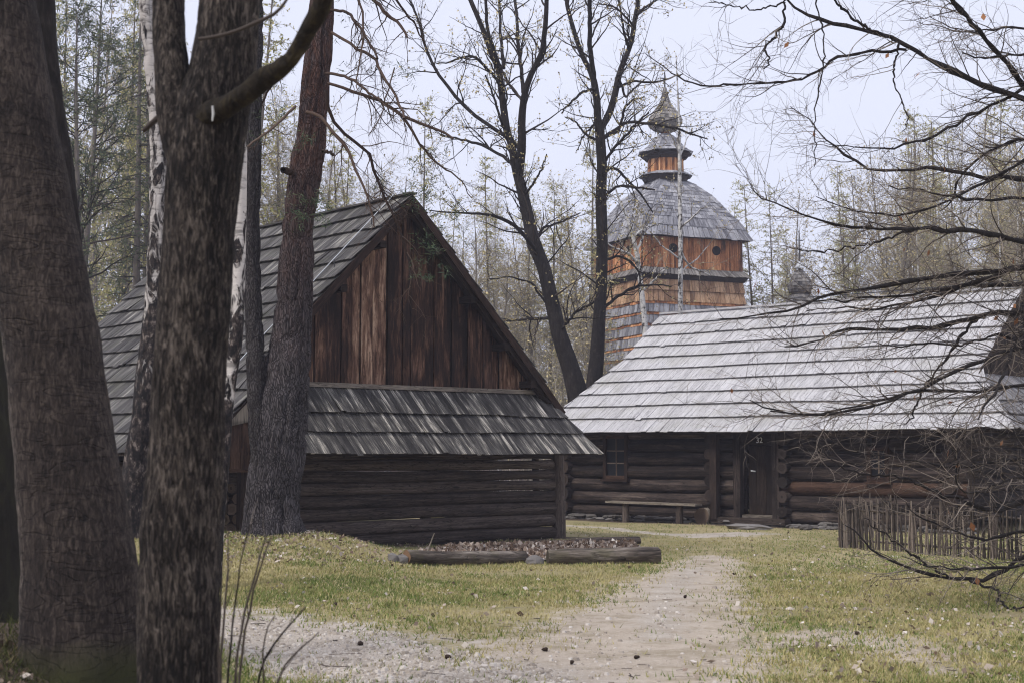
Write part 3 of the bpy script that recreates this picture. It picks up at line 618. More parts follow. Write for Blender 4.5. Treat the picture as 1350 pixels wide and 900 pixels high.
out += roof_face((-CE, 0, CHE), (0, 1, 0), np.array([CE, 0, CHL - CHE]) / math.hypot(CE, CHL - CHE), 5, lambda v: Tt(CHE + v * (CHL - CHE) / math.hypot(CE, CHL - CHE)),
                lambda v: 2 * RT - Tt(CHE + v * (CHL - CHE) / math.hypot(CE, CHL - CHE)), .25, lambda c: (c * math.hypot(CE, CHL - CHE) / 5, (c + 1) * math.hypot(CE, CHL - CHE) / 5), .024, None, cot, lambda u, v, c: 0, lift=.06)
g = Geo()
for pr, c in out: g.hexa(c, rng.random())
part('end_shingles', g, M['end_roof'], cot, kind='stuff')
g = Geo(); g.bar((0, RT, CH + .06), (CL, RT, CH + .06), .12, .05, .5); part('ridge_board', g, M['silver_roof'], cot)
g = Geo(); g.log([(3.8, RT, CH + .19), (6.5, RT, CH + .17), (CL - .1, RT, CH + .19)], .012, 5, .5, 0, None, 0); part('lightning_wire', g, M['iron'], cot)
for s in (3.9, 5.6, 7.3, 9.0):
    g = Geo(); g.bar((s, RT, CH + .06), (s, RT, CH + .2), .02, .02, .5, 0, (0, 1, 0)); part('wire_holder', g, M['iron'], cot)
# right gable: dark boards set back under a verge board, and plain boards on the left gable
s0 = Tt(CHS); y = s0 - .05
while y < 2 * RT - s0:
    w = rng.choice([.18, .22, .26]); a, b = y + .006, min(y + w, 2 * RT - s0 + .05) - .006; y += w
    top = lambda t: CH - CK * abs(t - RT) - .09
    if b - a < .05: continue
    g = Geo(); x = CL - .14 + rng.normal(0, .006)
    g.hexa([(x, a, CHS - .02), (x, b, CHS - .02), (x - .03, b, CHS - .02), (x - .03, a, CHS - .02), (x, a, top(a)), (x, b, top(b)), (x - .03, b, top(b)), (x - .03, a, top(a))], rng.random())
    part('plank', g, M['dark_wood'], cot)
for sg in (-1, 1):
    g = Geo(); g.bar((CL - .0, RT, CH - .06), (CL - .0, RT + sg * (RT - s0 + .05), CHS - .09), .03, .16, .5, 0, (0, sg * CK, 1)); part('verge_board', g, M['dark_wood'], cot)
g = Geo(); g.hexa([(.12, Tt(CHL), CHL - .1), (.12, 2 * RT - Tt(CHL), CHL - .1), (.15, 2 * RT - Tt(CHL), CHL - .1), (.15, Tt(CHL), CHL - .1), (.12, RT - .03, CH - .1), (.12, RT + .03, CH - .1), (.15, RT + .03, CH - .1), (.15, RT - .03, CH - .1)], .4)
part('left_gable', g, M['plank'], cot)
# the log front
SL = fac(752, 640)[0]; SJ = fac(943, 640)[0]; SP = fac(952, 640)[0]; SD0 = fac(978, 640)[0]; SD1 = fac(1029, 640)[0]; SJ2 = fac(1039, 640)[0]; SR = CL - .25
dl, dr = fac(987, 640)[0], fac(1025, 640)[0]
w1 = (fac(800, 600)[0], fac(832, 600)[0], fac(816, 631)[1], fac(816, 573)[1]); w2 = (fac(1147, 610)[0], fac(1176, 610)[0], fac(1160, 634)[1], fac(1160, 588)[1])
BACK = 2 * RT - CT0
z = .04; rows = []
for k in range(7):
    r = [.155, .165, .16, .158, .15, .155, .15, .15][k]; z += r; rows.append((z, r)); z += r * .95
TOPZ = z
def seg_split(a, b, zc, r):
    segs = [(a, b)]
    for (p, q, lo, hi) in (w1, w2):
        if zc + r * .6 > lo and zc - r * .6 < hi:
            segs = [x for s_, e_ in segs for x in (((s_, p), (q, e_)) if s_ < p and e_ > q else ((s_, e_),))]
    return segs
for k, (zc, r) in enumerate(rows):
    for (a, b) in ((SL - .25, SJ + .16), (SP, SD0), (SD1, SR + .3)):
        for (p, q) in seg_split(a, b, zc, r):
            n = max(3, int((q - p) / .5) + 2); ss = np.linspace(p, q, n)
            g = Geo(); wob = (vn(np.stack([ss * .6, np.full(n, k * 2.3), np.zeros(n)], -1), 31) - .5) * .05
            g.log(np.stack([ss, CT0 + .02 + wob, zc + wob * .5], -1), r * (1 if k else .9), 12, rng.random(), 0, 1, .06)
            lab = 'reddish newer log' if (k == 2 and a == SD1) else None
            part('log', g, [M['red_wood'] if lab else M['house_log'], M['dark_end']], cot, label=lab)
    # side and back walls
    for s_ in (SL, SR):
        g = Geo(); g.log([(s_, CT0 - .28, zc + r * .6), (s_, RT, zc + r * .6), (s_, BACK, zc + r * .6)], r * .95, 9, rng.random(), 0, 1, .05); part('log', g, [M['house_log'], M['dark_end']], cot)
    for s_ in (SJ, SJ2) if k < 6 else ():
        g = Geo(); rr = r * .8
        g.log([(s_, CT0 - .24 - .05 * rng.random(), zc + r * .8), (s_, CT0 + .3, zc + r * .8)], rr, 8, rng.random(), 0, 1, .12); part('log_end', g, [M['house_log'], M['house_log']], cot)
    g = Geo(); g.log([(SL, BACK, zc), (SR, BACK, zc)], r, 8, rng.random(), 0, 1); part('log', g, [M['house_log'], M['log_end']], cot)
g = Geo(); g.box((SL, CT0 + .08, 2.2), (SR, CT0 + .3, 2.46), 0, .3); g.box((SL, CT0 + .1, .0), (dl - .1, CT0 + .13, TOPZ), 0, .1); g.box((dr + .1, CT0 + .1, .0), (SR, CT0 + .13, TOPZ), 0, .1); part('wall_plate', g, M['dark_wood'], cot)
g = Geo(); g.log([(SJ - .1, CT0 - .42, .17), (SJ - .1, CT0 + .2, .17)], .19, 12, .9, 0, 1, .12); part('log_end', g, [M['grey_board'], M['log_end']], cot, label='pale sawn log end')
for s_, t in ((SP, -.3), (SD0, -.14), (SD1, -.14)):
    g = Geo(); g.box((s_ - .085, CT0 + t - .08, .12), (s_ + .085, CT0 + t + .08, 2.26), 2, .8 if t < -.2 else .55); part('door_post', g, M['dark_wood'] if t < -.2 else M['house_log'], cot)
# door: recessed boards, lintel, threshold, handle, number
door_top = fac(1005, 587)[1]; door_bot = fac(1005, 678)[1]
door = part('door', Geo().box((dl + .02, CT0 - .0, door_bot), (dr + .02, CT0 + .03, door_top), 2, .3), M['dark_wood'], cot)
x = dl + .02
for w in (.2, .24, .2, .25):
    x1 = min(x + w, dr + .02)
    if x1 - x > .04:
        part('plank', Geo().box((x + .004, CT0 - .03 + rng.normal(0, .003), door_bot + .01), (x1 - .004, CT0 - .002, door_top - .01), 2, rng.random()), M['door_wood'], door)
    x = x1
hs_, hh = fac(993, 620)
g = Geo(); g.log([(hs_, CT0 - .03, hh), (hs_, CT0 - .08, hh)], .018, 7, .5); g.log([(hs_, CT0 - .075, hh), (hs_ + .1, CT0 - .075, hh - .01)], .014, 7, .5); part('handle', g, M['tin'], door)
part('lintel', Geo().box((SD0 - .02, CT0 - .18, door_top + .02), (SD1 + .02, CT0 - .02, door_top + .3), 0, .25), M['dark_wood'], cot)
part('threshold', Geo().box((dl - .05, CT0 - .2, door_bot - .06), (dr + .06, CT0 + .1, door_bot), 0, .7), M['grey_board'], cot)
part('sill_beam', Geo().box((SP - .12, CT0 - .34, .04), (SJ2 + .1, CT0 - .05, door_bot - .064), 0, .5), M['log'], cot)
ns, nh = fac(1001, 580, CT0 - .19)
fc_ = bpy.data.curves.new('house_number', 'FONT'); fc_.body = '32'; fc_.size = .17; fc_.extrude = .004; fc_.align_x = 'CENTER'; fc_.align_y = 'CENTER'; fc_.materials.append(M['white_paint'])
fo_ = link('number_curve', fc_); bpy.context.view_layer.update(); nm_ = bpy.data.meshes.new_from_object(fo_.evaluated_get(bpy.context.evaluated_depsgraph_get())); bpy.data.objects.remove(fo_)
link('house_number', nm_, cot, Matrix.Translation((ns, CT0 - .19, min(nh, door_top + .2))) @ Matrix.Rotation(math.pi / 2, 4, 'X'))
# windows: frame, muntins, sill, panes
def window(p, q, lo, hi, cols, rws):
    y0 = CT0 - .16; f = .085
    g = Geo()
    g.box((p, y0, lo), (p + f, y0 + .14, hi), 2, .6); g.box((q - f, y0, lo), (q, y0 + .14, hi), 2, .6)
    g.box((p + f, y0 + .003, hi - f), (q - f, y0 + .14, hi), 0, .5); g.box((p + f, y0 + .003, lo), (q - f, y0 + .14, lo + f), 0, .5)
    fr = part('window', g, M['red_wood'], cot)
    part('sill', Geo().box((p - .04, y0 - .05, lo - .05), (q + .04, y0 + .1, lo - .003), 0, .6), M['red_wood'], fr)
    iw, ih = (q - p - 2 * f), (hi - lo - 2 * f)
    for k in range(1, cols): part('muntin', Geo().box((p + f + iw * k / cols - .014, y0 + .05, lo + f), (p + f + iw * k / cols + .014, y0 + .08, hi - f), 2, .9), M['log_end'], fr)
    for k in range(1, rws): part('muntin', Geo().box((p + f, y0 + .053, lo + f + ih * k / rws - .014), (q - f, y0 + .077, lo + f + ih * k / rws + .014), 0, .9), M['log_end'], fr)
    for a in range(cols):
        for b in range(rws):
            xx, zz = p + f + iw * a / cols, lo + f + ih * b / rws; g = Geo(); t = rng.normal(0, .004)
            g.add([(xx, y0 + .066 + t, zz), (xx + iw / cols, y0 + .066, zz), (xx + iw / cols, y0 + .066 + t, zz + ih / rws), (xx, y0 + .066, zz + ih / rws)], [(0, 1, 2, 3)]); part('pane', g, M['glass'], fr)
    part('dark_room_panel', Geo().box((p + f, y0 + .4, lo), (q - f, y0 + .42, hi), 0, .1), M['dark_wood'], fr)  # dark panel added for the room's darkness behind the panes
window(*w1, 2, 3); window(*w2, 2, 3)
# foundation stones and the door step
def rock(g, c, sx, sy, sz, tint, mat=0, n=7):
    th = np.arange(n) * 2 * np.pi / n + rng.random(); V = []
    for zz, rr in ((-1, .8), (-.2, 1.0), (.55, .93), (1, .55)):
        k = rr * (.82 + .36 * rng.random(n)); V.append(np.stack([np.cos(th) * sx * k, np.sin(th) * sy * k, np.full(n, zz * sz) + rng.normal(0, .12 * sz, n)], -1))
    V = np.concatenate(V); a = rng.random() * 6.28; ca, sa = math.cos(a) if sx < sy * 1.5 and sy < sx * 1.5 else 1, math.sin(a) if sx < sy * 1.5 and sy < sx * 1.5 else 0
    V = np.stack([V[:, 0] * ca - V[:, 1] * sa, V[:, 0] * sa + V[:, 1] * ca, V[:, 2]], -1) + np.array(c)
    f = [(i * n + j, i * n + (j + 1) % n, (i + 1) * n + (j + 1) % n, (i + 1) * n + j) for i in range(3) for j in range(n)]
    g.add(V, f, None, tint, mat); tp = 3 * n
    for j in range(1, n - 1): g.add(V[[tp, tp + j, tp + j + 1, tp + j + 1]], [(0, 1, 2, 3)], None, tint, mat)
    return g
x = SL - .3
while x < SR + .3:
    w = .1 + .16 * rng.random()
    for zz in ((.03,) if rng.random() < .4 else (.02, .11)):
        g = Geo(); rock(g, (x + w * .5, CT0 - .12 - .1 * rng.random(), zz * .8), w * .75, .16, .028 + .018 * rng.random(), rng.random() * .5); part('foundation_stone', g, M['stone'], cot)
    x += w
for (p, q, yy) in ((950, 1020, 697), (1012, 1044, 690), (1030, 1062, 692), (1050, 1075, 698)):
    a = ground_at(p, yy); b_ = ground_at(q, yy); mid = (a + b_) / 2; Lh = np.linalg.norm(b_ - a) / 2
    loc = Matrix.Rotation(-(CPHI - math.pi / 2), 3, 'Z') @ Vector(mid - np.array([CX, CY, 0]))
    g = Geo(); rock(g, (loc.x, loc.y, .05 if p == 950 else .06), Lh, .25 if p == 950 else .14, .055, .9, 0, 10); part('step_stone' if p == 950 else 'foundation_stone', g, M['stone'], cot)

# ------------------------------------------------------------------ plank bench in front of the cottage
bl, br_ = fac(803, 664, .05)[0], fac(921, 664, .05)[0]; bz = .43
o = cc((bl + br_) / 2, .05); bench = thing('bench', 'simple plank bench on two stumps under the small cottage window', 'bench', (o[0], o[1], float(gz(o[0], o[1]))), CPHI - math.pi / 2)
hl = (br_ - bl) / 2
g = Geo(); g.hexa([(-hl, -.15, bz), (-hl, .15, bz), (-hl, .15, bz + .045), (-hl, -.15, bz + .045), (hl, -.14, bz - .02), (hl, .14, bz - .02), (hl, .14, bz + .025), (hl, -.14, bz + .025)], .45); part('seat', g, M['grey_board'], bench)
for s_ in (-hl * .62, hl * .58):
    g = Geo(); g.log([(s_, 0, -.1), (s_ + .01, 0, bz)], [.085, .08], 9, .5, 0, 1, .08); part('leg', g, [M['log'], M['log_end']], bench)

# ------------------------------------------------------------------ thin stake fence
fence = thing('stake_fence', 'low fence of thin split stakes beneath the drooping branches', 'fence', (0, 0, 0))
fa = ground_at(1107, 721); fb_ = np.array([7.9, 19.9, 0]); fc2 = cc(8.2, .35)
def stakes(a, b, n, lean):
    a = np.array(a); b = np.array(b); d = (b - a) / np.linalg.norm(b - a)
    for k in range(n):
        p = a + (b - a) * (k + rng.normal(0, .18)) / (n - 1); z = float(gz(p[0], p[1])); h = .74 + rng.normal(0, .035)
        q = p + d * rng.normal(0, .045) + np.array([rng.normal(0, .02), rng.normal(0, .02), 0]); w = .013 + .006 * rng.random()
        g = Geo(); g.log([(p[0], p[1], z - .05), (*((p + q)[:2] / 2 + rng.normal(0, .006, 2)), z + h * .5), (q[0], q[1], z + h)], [w, w * .95, w * .7], 5, rng.random(), 0, 0, .15); part('stake', g, M['stake'], fence)
    for hz_ in (.14, .62):
        ps = [a + (b - a) * t for t in np.linspace(-.01, 1.01, 7)]
        g = Geo(); g.log([(p[0] - d[1] * .03, p[1] + d[0] * .03, float(gz(p[0], p[1])) + hz_ + rng.normal(0, .012)) for p in ps], .019, 6, .7, 0, 0, .12); part('rail', g, M['stake'], fence)
stakes(fa, fb_, 94, 0); stakes(fa + np.array([.03, .06, 0]), fc2, 28, 0)
for t in (0, .34, .68, 1):
    p = fa + (fb_ - fa) * t; z = float(gz(p[0], p[1])); g = Geo(); g.log([(p[0] + .03, p[1] + .04, z - .1), (p[0] + .03, p[1] + .04, z + .66)], .04, 8, .3, 0, 0); part('post', g, M['log'], fence)

# ------------------------------------------------------------------ log-edged leaf bed in front of the barn
def lying_log(name, label, a, b, r, mat, end, n=9, group=None):
    a = np.array(a); b = np.array(b); c = (a + b) / 2; o = bpy.data.objects
    t = np.linspace(0, 1, n); P_ = a[None] + (b - a)[None] * t[:, None] + np.stack([np.zeros(n), (vn(np.stack([t * 3, t * 0 + r * 90, t * 0], -1), 5) - .5) * .08, (vn(np.stack([t * 3, t * 0 + r * 50, t * 0], -1), 6) - .5) * .03], -1)
    g = Geo(); g.log(P_ - c, r * (.9 + .16 * t) * (1 + .22 * (vn(np.stack([t * 4, t * 0, t * 0 + r * 77], -1), 9) - .5)), 18, .5, 0, 1, .16)
    ob = part(name, g, [mat, end]); ob.location = c; return tag(ob, label, 'log', group)
def gl(px, py, lift): p = ground_at(px, py); return p + np.array([0, 0, lift])
lying_log('fallen_log', 'thick grey-brown log edging the leaf bed, sawn end towards the path', gl(722, 744, .1), gl(868, 742, .1), .13, M['weathered'], M['weathered'], 14)
lying_log('hewn_log', 'short weathered hewn log with an orange sawn end by the stick', gl(536, 742, .09), gl(690, 741, .06), .098, M['weathered'], M['tan_end'])
lying_log('back_log', 'long low log along the back of the leaf bed by the corner post', gl(700, 722, .06), gl(842, 716, .05), .075, M['log'], M['log_end'])
for k, (px, py, s_) in enumerate(((655, 740, .12), (682, 741, .17), (705, 742, .13), (640, 739, .1), (530, 741, .09), (518, 739, .07))):
    p = gl(px, py, .03); g = Geo(); rock(g, (0, 0, 0), s_ * 1.2, s_, .075, rng.random()); ob = part('edge_stone', g, M['stone']); ob.location = p
    tag(ob, ('second stone from the left in the gap between the two bed logs', 'biggest stone in the gap between the two bed logs', 'stone touching the left end of the thick fallen log', 'smallest stone, at the right end of the hewn log', 'stone touching the sawn end of the hewn log', 'small outer stone left of the hewn log')[k], 'stone', 'stones edging the leaf bed')
a, b_, c_, d_ = ground_at(545, 734), ground_at(850, 738), ground_at(836, 716), ground_at(590, 722)
def in_bed(n):
    u, v = rng.random(n), rng.random(n); p = (a[None] * (1 - u)[:, None] + b_[None] * u[:, None]) * (1 - v)[:, None] + (d_[None] * (1 - u)[:, None] + c_[None] * u[:, None]) * v[:, None]
    p[:, 2] = gz(p[:, 0], p[:, 1]) + .05 + .06 * np.sin(np.pi * v) * np.sin(np.pi * np.clip(u, 0, 1)); return p
g = Geo(); n = 24; uu, vv = np.meshgrid(np.linspace(0, 1, n), np.linspace(0, 1, n)); uu = uu.ravel(); vv = vv.ravel()
P_ = (a[None] * (1 - uu)[:, None] + b_[None] * uu[:, None]) * (1 - vv)[:, None] + (d_[None] * (1 - uu)[:, None] + c_[None] * uu[:, None]) * vv[:, None]
P_[:, 2] = gz(P_[:, 0], P_[:, 1]) + .02 + .07 * np.sin(np.pi * vv) * np.sin(np.pi * uu) + .02 * rng.random(n * n)
i, j = np.meshgrid(np.arange(n - 1), np.arange(n - 1), indexing='ij'); k = (i * n + j).ravel(); g.add(P_, np.stack([k, k + 1, k + n + 1, k + n], -1), None, rng.random(len(k)) * .4)
g.flakes(in_bed(5200) , .075, 0, .15 + .85 * rng.random(5200) ** 1.3, .7)
part('leaf_litter', g, M['dead_leaf'], kind='stuff')
p = ground_at(556, 742); g = Geo(); g.log([(0, 0, -.05), (.09, .02, .2), (.17, .0, .41)], [.014, .012, .007], 6, .9, 0, 0); ob = part('stick', g, M['grey_board']); ob.location = p; tag(ob, 'thin pale stick standing upright by the hewn log', 'stick')

# ------------------------------------------------------------------ the wooden church with its shingled tower, far behind
TB = math.atan(.4223); TW = .082 * 68; tc0 = np.array([.0933 * 68, 68.0])
rx, lx = np.array([math.cos(TB), math.sin(TB)]), np.array([-math.sin(TB), math.cos(TB)])
tcen = tc0 + rx * TW / 2 + lx * TW / 2; TH = TW / 2
church = thing('church', 'far wooden church with shingled tower, orange boarded belfry and onion spire', 'church', (tcen[0], tcen[1], 0), TB)
zc_ = lambda py: at(880, py, tcen[1])[2]; zn_ = lambda py: at(850, py, 68)[2]
def ring_face(h0, z0, h1, z1, nb, mat_tint, geo, thick=.05, sides=4, rot=0):
    """one course of boards round a square or octagonal plan: radius (to the flat) h0 at z0, h1 at z1; the butt stands out"""
    for s_ in range(sides):
        a = 2 * math.pi * s_ / sides + rot; n_ = np.array([math.cos(a), math.sin(a), 0]); t_ = np.array([-math.sin(a), math.cos(a), 0]); k = math.tan(math.pi / sides)
        e = np.sort(np.concatenate([[-1, 1], np.linspace(-1, 1, nb + 1)[1:-1] + rng.normal(0, .12 / nb, nb - 1)]))
        for p, q in zip(e[:-1], e[1:]):
            dz = rng.normal(0, .012); d0 = thick + rng.normal(0, .006)
            P0 = lambda x, h, z, d: n_ * (h + d) + t_ * x * (h + d) * k + np.array([0, 0, z])
            geo.hexa([P0(p, h0, z0 + dz, 0), P0(q - .01, h0, z0 + dz, 0), P0(q - .01, h0, z0 + dz, d0), P0(p, h0, z0 + dz, d0), P0(p, h1, z1, -.01), P0(q - .01, h1, z1, -.01), P0(q - .01, h1, z1, .012), P0(p, h1, z1, .012)], rng.random())
zb0, zb1 = zn_(351), zn_(308)            # belfry
ze = zn_(366)
# battered body: courses of shingles, tan near the top, grey below
nco = 18; hb = lambda z: TH * .985 + .72 * (1 - z / ze) ** 1.25
g = Geo(); g.hexa([(-hb(0), -hb(0), -.2), (hb(0), -hb(0), -.2), (hb(0), hb(0), -.2), (-hb(0), hb(0), -.2), (-hb(ze) + .02, -hb(ze) + .02, ze), (hb(ze) - .02, -hb(ze) + .02, ze), (hb(ze) - .02, hb(ze) - .02, ze), (-hb(ze) + .02, hb(ze) - .02, ze)], .5); part('body', g, M['tower_tan'], church)
zs = np.linspace(.1, ze, nco + 1)
for k in range(nco):
    g = Geo(); tan = k >= nco - 2
    ring_face(hb(zs[k]) + .02, zs[k], hb(zs[k + 1]) + .02, zs[k + 1] + .02, 20, 0, g, .09)
    part('shingle_course', g, M['tower_tan'] if tan else M['tower_shingle'], church)
    if not tan:
        g = Geo(); ring_face(hb(zs[k + 1]) + .05, zs[k + 1] - .13, hb(zs[k + 1]) + .045, zs[k + 1] + .0, 9, 0, g, .035); part('bare_board_strip', g, M['orange_board'], church)
# pent roof between body and belfry
g = Geo(); ring_face(TH + .24, ze + .22, TH - .05, zb0 + .03, 30, 0, g, .05); part('pent_roof', g, M['onion'], church)
g = Geo(); ring_face(TH + .02, ze - .02, TH + .17, ze + .21, 1, 0, g, .03); part('pent_soffit', g, M['dark_wood'], church)
g = Geo(); g.box((-TH + .05, -TH + .05, ze), (TH - .05, TH - .05, zb1 + .2), 2, .3); part('belfry_core', g, M['dark_wood'], church)
for s_ in range(4):
    a = math.pi / 2 * s_; n_ = np.array([math.cos(a), math.sin(a), 0]); t_ = np.array([-math.sin(a), math.cos(a), 0]); x = -TH
    while x < TH - .03:
        w = min(rng.choice([.16, .2, .24, .28]), TH - x); d = rng.normal(0, .008); g = Geo()
        q = lambda xx, d, z: n_ * (TH - .05 + d) + t_ * xx + np.array([0, 0, z])
        g.hexa([q(x + .008, 0, zb0), q(x + w - .008, 0, zb0), q(x + w - .008, .05 + d, zb0), q(x + .008, .05 + d, zb0), q(x + .008, 0, zb1), q(x + w - .008, 0, zb1), q(x + w - .008, .05 + d, zb1), q(x + .008, .05 + d, zb1)], rng.random())
        part('plank', g, M['orange_board'], church); x += w
    for xx in (-TH * .42, TH * .45):
        c0 = n_ * (TH - .02) + t_ * xx + np.array([0, 0, zb1 - .62]); g = Geo(); g.log([c0, c0 + n_ * .07], [.23, .23], 14, .1, 0, 0, 0); part('sound_hole_shade', g, M['black'], church)  # black disc on the boards stands in for the hole's inner shade
        g = Geo(); th = np.linspace(0, 2 * np.pi, 17)
g = Geo(); ring_face(TH - .02, zb1 - .02, TH + .26, zb1 + .12, 1, 0, g, .04); part('eave_board', g, M['dark_wood'], church)
# bell-shaped roof
prof = [(3.12, 310), (2.68, 302), (2.35, 292), (2.16, 284), (1.96, 276), (1.72, 267), (1.4, 258), (1.05, 249), (.62, 242)]
pz = [zn_(310) + .0] + [zc_(y) + .12 for _, y in prof[1:]]
hs_ = np.array([p[0] for p in prof]); tt = np.linspace(0, 1, len(prof)); t2 = np.linspace(0, 1, 15)
H2, Z2 = np.interp(t2, tt, hs_), np.interp(t2, tt, pz)
for k in range(14):
    g = Geo(); ring_face(H2[k], Z2[k], H2[k + 1], Z2[k + 1] + .03, max(4, int(H2[k] * 7)), 0, g, .06); part('roof_course', g, M['tower_shingle'], church)
g = Geo()
for k in range(14): g.hexa([(-H2[k], -H2[k], Z2[k]), (H2[k], -H2[k], Z2[k]), (H2[k], H2[k], Z2[k]), (-H2[k], H2[k], Z2[k]), (-H2[k + 1], -H2[k + 1], Z2[k + 1]), (H2[k + 1], -H2[k + 1], Z2[k + 1]), (H2[k + 1], H2[k + 1], Z2[k + 1]), (-H2[k + 1], H2[k + 1], Z2[k + 1])], .3)
part('roof_core', g, M['dark_wood'], church)
# lantern, hood, onion, spire
def onion(pr, name, mat, nb, n=None, parent=church, z=zc_, c=(0, 0), th=.035):
    n = n or len(pr) * 2; t_ = np.linspace(0, 1, len(pr)); t2 = np.linspace(0, 1, n + 1)
    Hh, Zz = np.interp(t2, t_, [p[0] for p in pr]), np.interp(t2, t_, [z(p[1]) for p in pr])
    for k in range(n):
        g = Geo(); ring_face(Hh[k], Zz[k], Hh[k + 1], Zz[k + 1], nb, 0, g, th, 8, math.pi / 8)
        g.v = [v + np.array([c[0], c[1], 0]) for v in g.v]; part(name, g, M[mat], parent)
    return Hh, Zz
onion([(1.28, 234), (.9, 229)], 'lantern_skirt', 'tower_shingle', 4, 2)
onion([(1.0, 241), (1.15, 234.5)], 'lantern_corbel', 'dark_wood', 1, 2)
g = Geo(); ring_face(.86, zc_(230), .86, zc_(212), 6, 0, g, .03, 8, math.pi / 8); part('lantern_wall', g, M['orange_board'], church)
onion([(.9, 212), (1.22, 205)], 'lantern_cornice', 'dark_wood', 1, 2)
onion([(1.33, 203.5), (.92, 196.5), (.72, 189), (.5, 182), (.2, 177)], 'lantern_hood', 'tower_shingle', 3, 6)
onion([(.2, 178), (.13, 174)], 'neck', 'orange_board', 1, 1)
onion([(.28, 175), (.6, 171.5), (.8, 166), (.83, 160), (.74, 153.5), (.55, 147), (.36, 141), (.22, 134), (.13, 126), (.07, 116)], 'onion_course', 'onion', 3, 12)
g = Geo(); g.log([(0, 0, zc_(124)), (0, 0, zc_(96))], [.05, .03], 6, .5, 0, 0, 0); g.bar((-.26, 0, zc_(104)), (.26, 0, zc_(104)), .05, .05, .5); part('cross', g, M['iron'], church)
# nave with its little ridge turret
nz = zc_(409); tl = 7.9
for sg in (-1, 1): g = Geo(); slab(g, (TH, sg * 4.2, 5.2), (13, sg * 4.2, 5.2), (13, sg * .02, nz), (TH, sg * .02, nz), .12); part('nave_roof', g, M['tower_shingle'], church)
g = Geo(); g.box((TH + .05, -3.6, -.1), (12.6, 3.6, 5.6), 0, .3); part('nave_wall', g, M['dark_wood'], church)
onion([(1.45, 402), (1.3, 396), (.8, 389), (.42, 380)], 'turret_skirt', 'onion', 4, 5, church, zc_, (tl, -.2))
onion([(.42, 381), (.55, 377)], 'turret_neck', 'dark_wood', 1, 1, church, zc_, (tl, -.2))
onion([(.46, 378), (.62, 371), (.58, 365), (.44, 358), (.28, 351), (.1, 346)], 'turret_onion', 'onion', 2, 7, church, zc_, (tl, -.2))
onion([(.24, 344), (.03, 335)], 'turret_cap', 'tin', 1, 1, church, zc_, (tl, -.2))
g = Geo(); g.log([(tl, -.2, zc_(346)), (tl, -.2, zc_(292))], [.05, .03], 6, .5, 0, 0, 0); g.bar((tl - .25, -.2, zc_(306)), (tl + .25, -.2, zc_(306)), .045, .045, .5); part('turret_cross', g, M['iron'], church)

# ------------------------------------------------------------------ trees: batch growth of branches
Zup = np.array([0, 0, 1.])
def nrm(v): return v / (np.linalg.norm(v, axis=-1, keepdims=True) + 1e-12)
def resample(pts, n):
    pts = np.asarray(pts, float); d = np.concatenate([[0], np.cumsum(np.linalg.norm(np.diff(pts, axis=0), axis=1))]); t = np.linspace(0, d[-1], n)
    # smooth (Catmull-Rom like) by interpolating then light averaging
    q = np.stack([np.interp(t, d, pts[:, k]) for k in range(pts.shape[1])], -1)
    q[1:-1] = .25 * q[:-2] + .5 * q[1:-1] + .25 * q[2:]; return q
def spawn(P, R, m, t=(.2, 1), ang=(35, 65), length=(.5, 1), n=6, rr=.55, up=0., wob=.12, grav=0., rmin=.003, tlen=0., bias=None, thin=.8, rcap=9., wl=None):
    B, N = R.shape; L = np.linalg.norm(np.diff(P, axis=1), axis=2).sum(1)
    w = L if wl is None else L * wl; b = rng.choice(B, m, p=w / w.sum()); tt = t[0] + (t[1] - t[0]) * rng.random(m)
    f = tt * (N - 1); i = np.minimum(f.astype(int), N - 2); fr = (f - i)[:, None]
    p = P[b, i] * (1 - fr) + P[b, i + 1] * fr; r = R[b, i] * (1 - fr[:, 0]) + R[b, i + 1] * fr[:, 0]; T = nrm(P[b, i + 1] - P[b, i])
    x = nrm(np.cross(T, rng.normal(size=(m, 3)))); a = np.radians(ang[0] + (ang[1] - ang[0]) * rng.random(m))[:, None]
    d = T * np.cos(a) + x * np.sin(a); d = d + Zup * up
    if bias is not None: d = d + np.asarray(bias)
    d = nrm(d); ln = (length[0] + (length[1] - length[0]) * rng.random(m)) * (1 - tlen * tt)
    out = [p]; st = (ln / (n - 1))[:, None]
    for k in range(n - 1):
        d = nrm(d + rng.normal(size=(m, 3)) * wob + Zup * grav); p = p + d * st; out.append(p)
    r0 = np.maximum(np.minimum(r * rr, rcap), rmin); s = np.linspace(0, 1, n)
    return np.stack(out, 1), r0[:, None] * (1 - thin * s[None])
def along(P, m, t=(.2, 1)):
    B, N = P.shape[:2]; b = rng.integers(0, B, m); f = (t[0] + (t[1] - t[0]) * rng.random(m)) * (N - 1); i = np.minimum(f.astype(int), N - 2); fr = (f - i)[:, None]
    return P[b, i] * (1 - fr) + P[b, i + 1] * fr
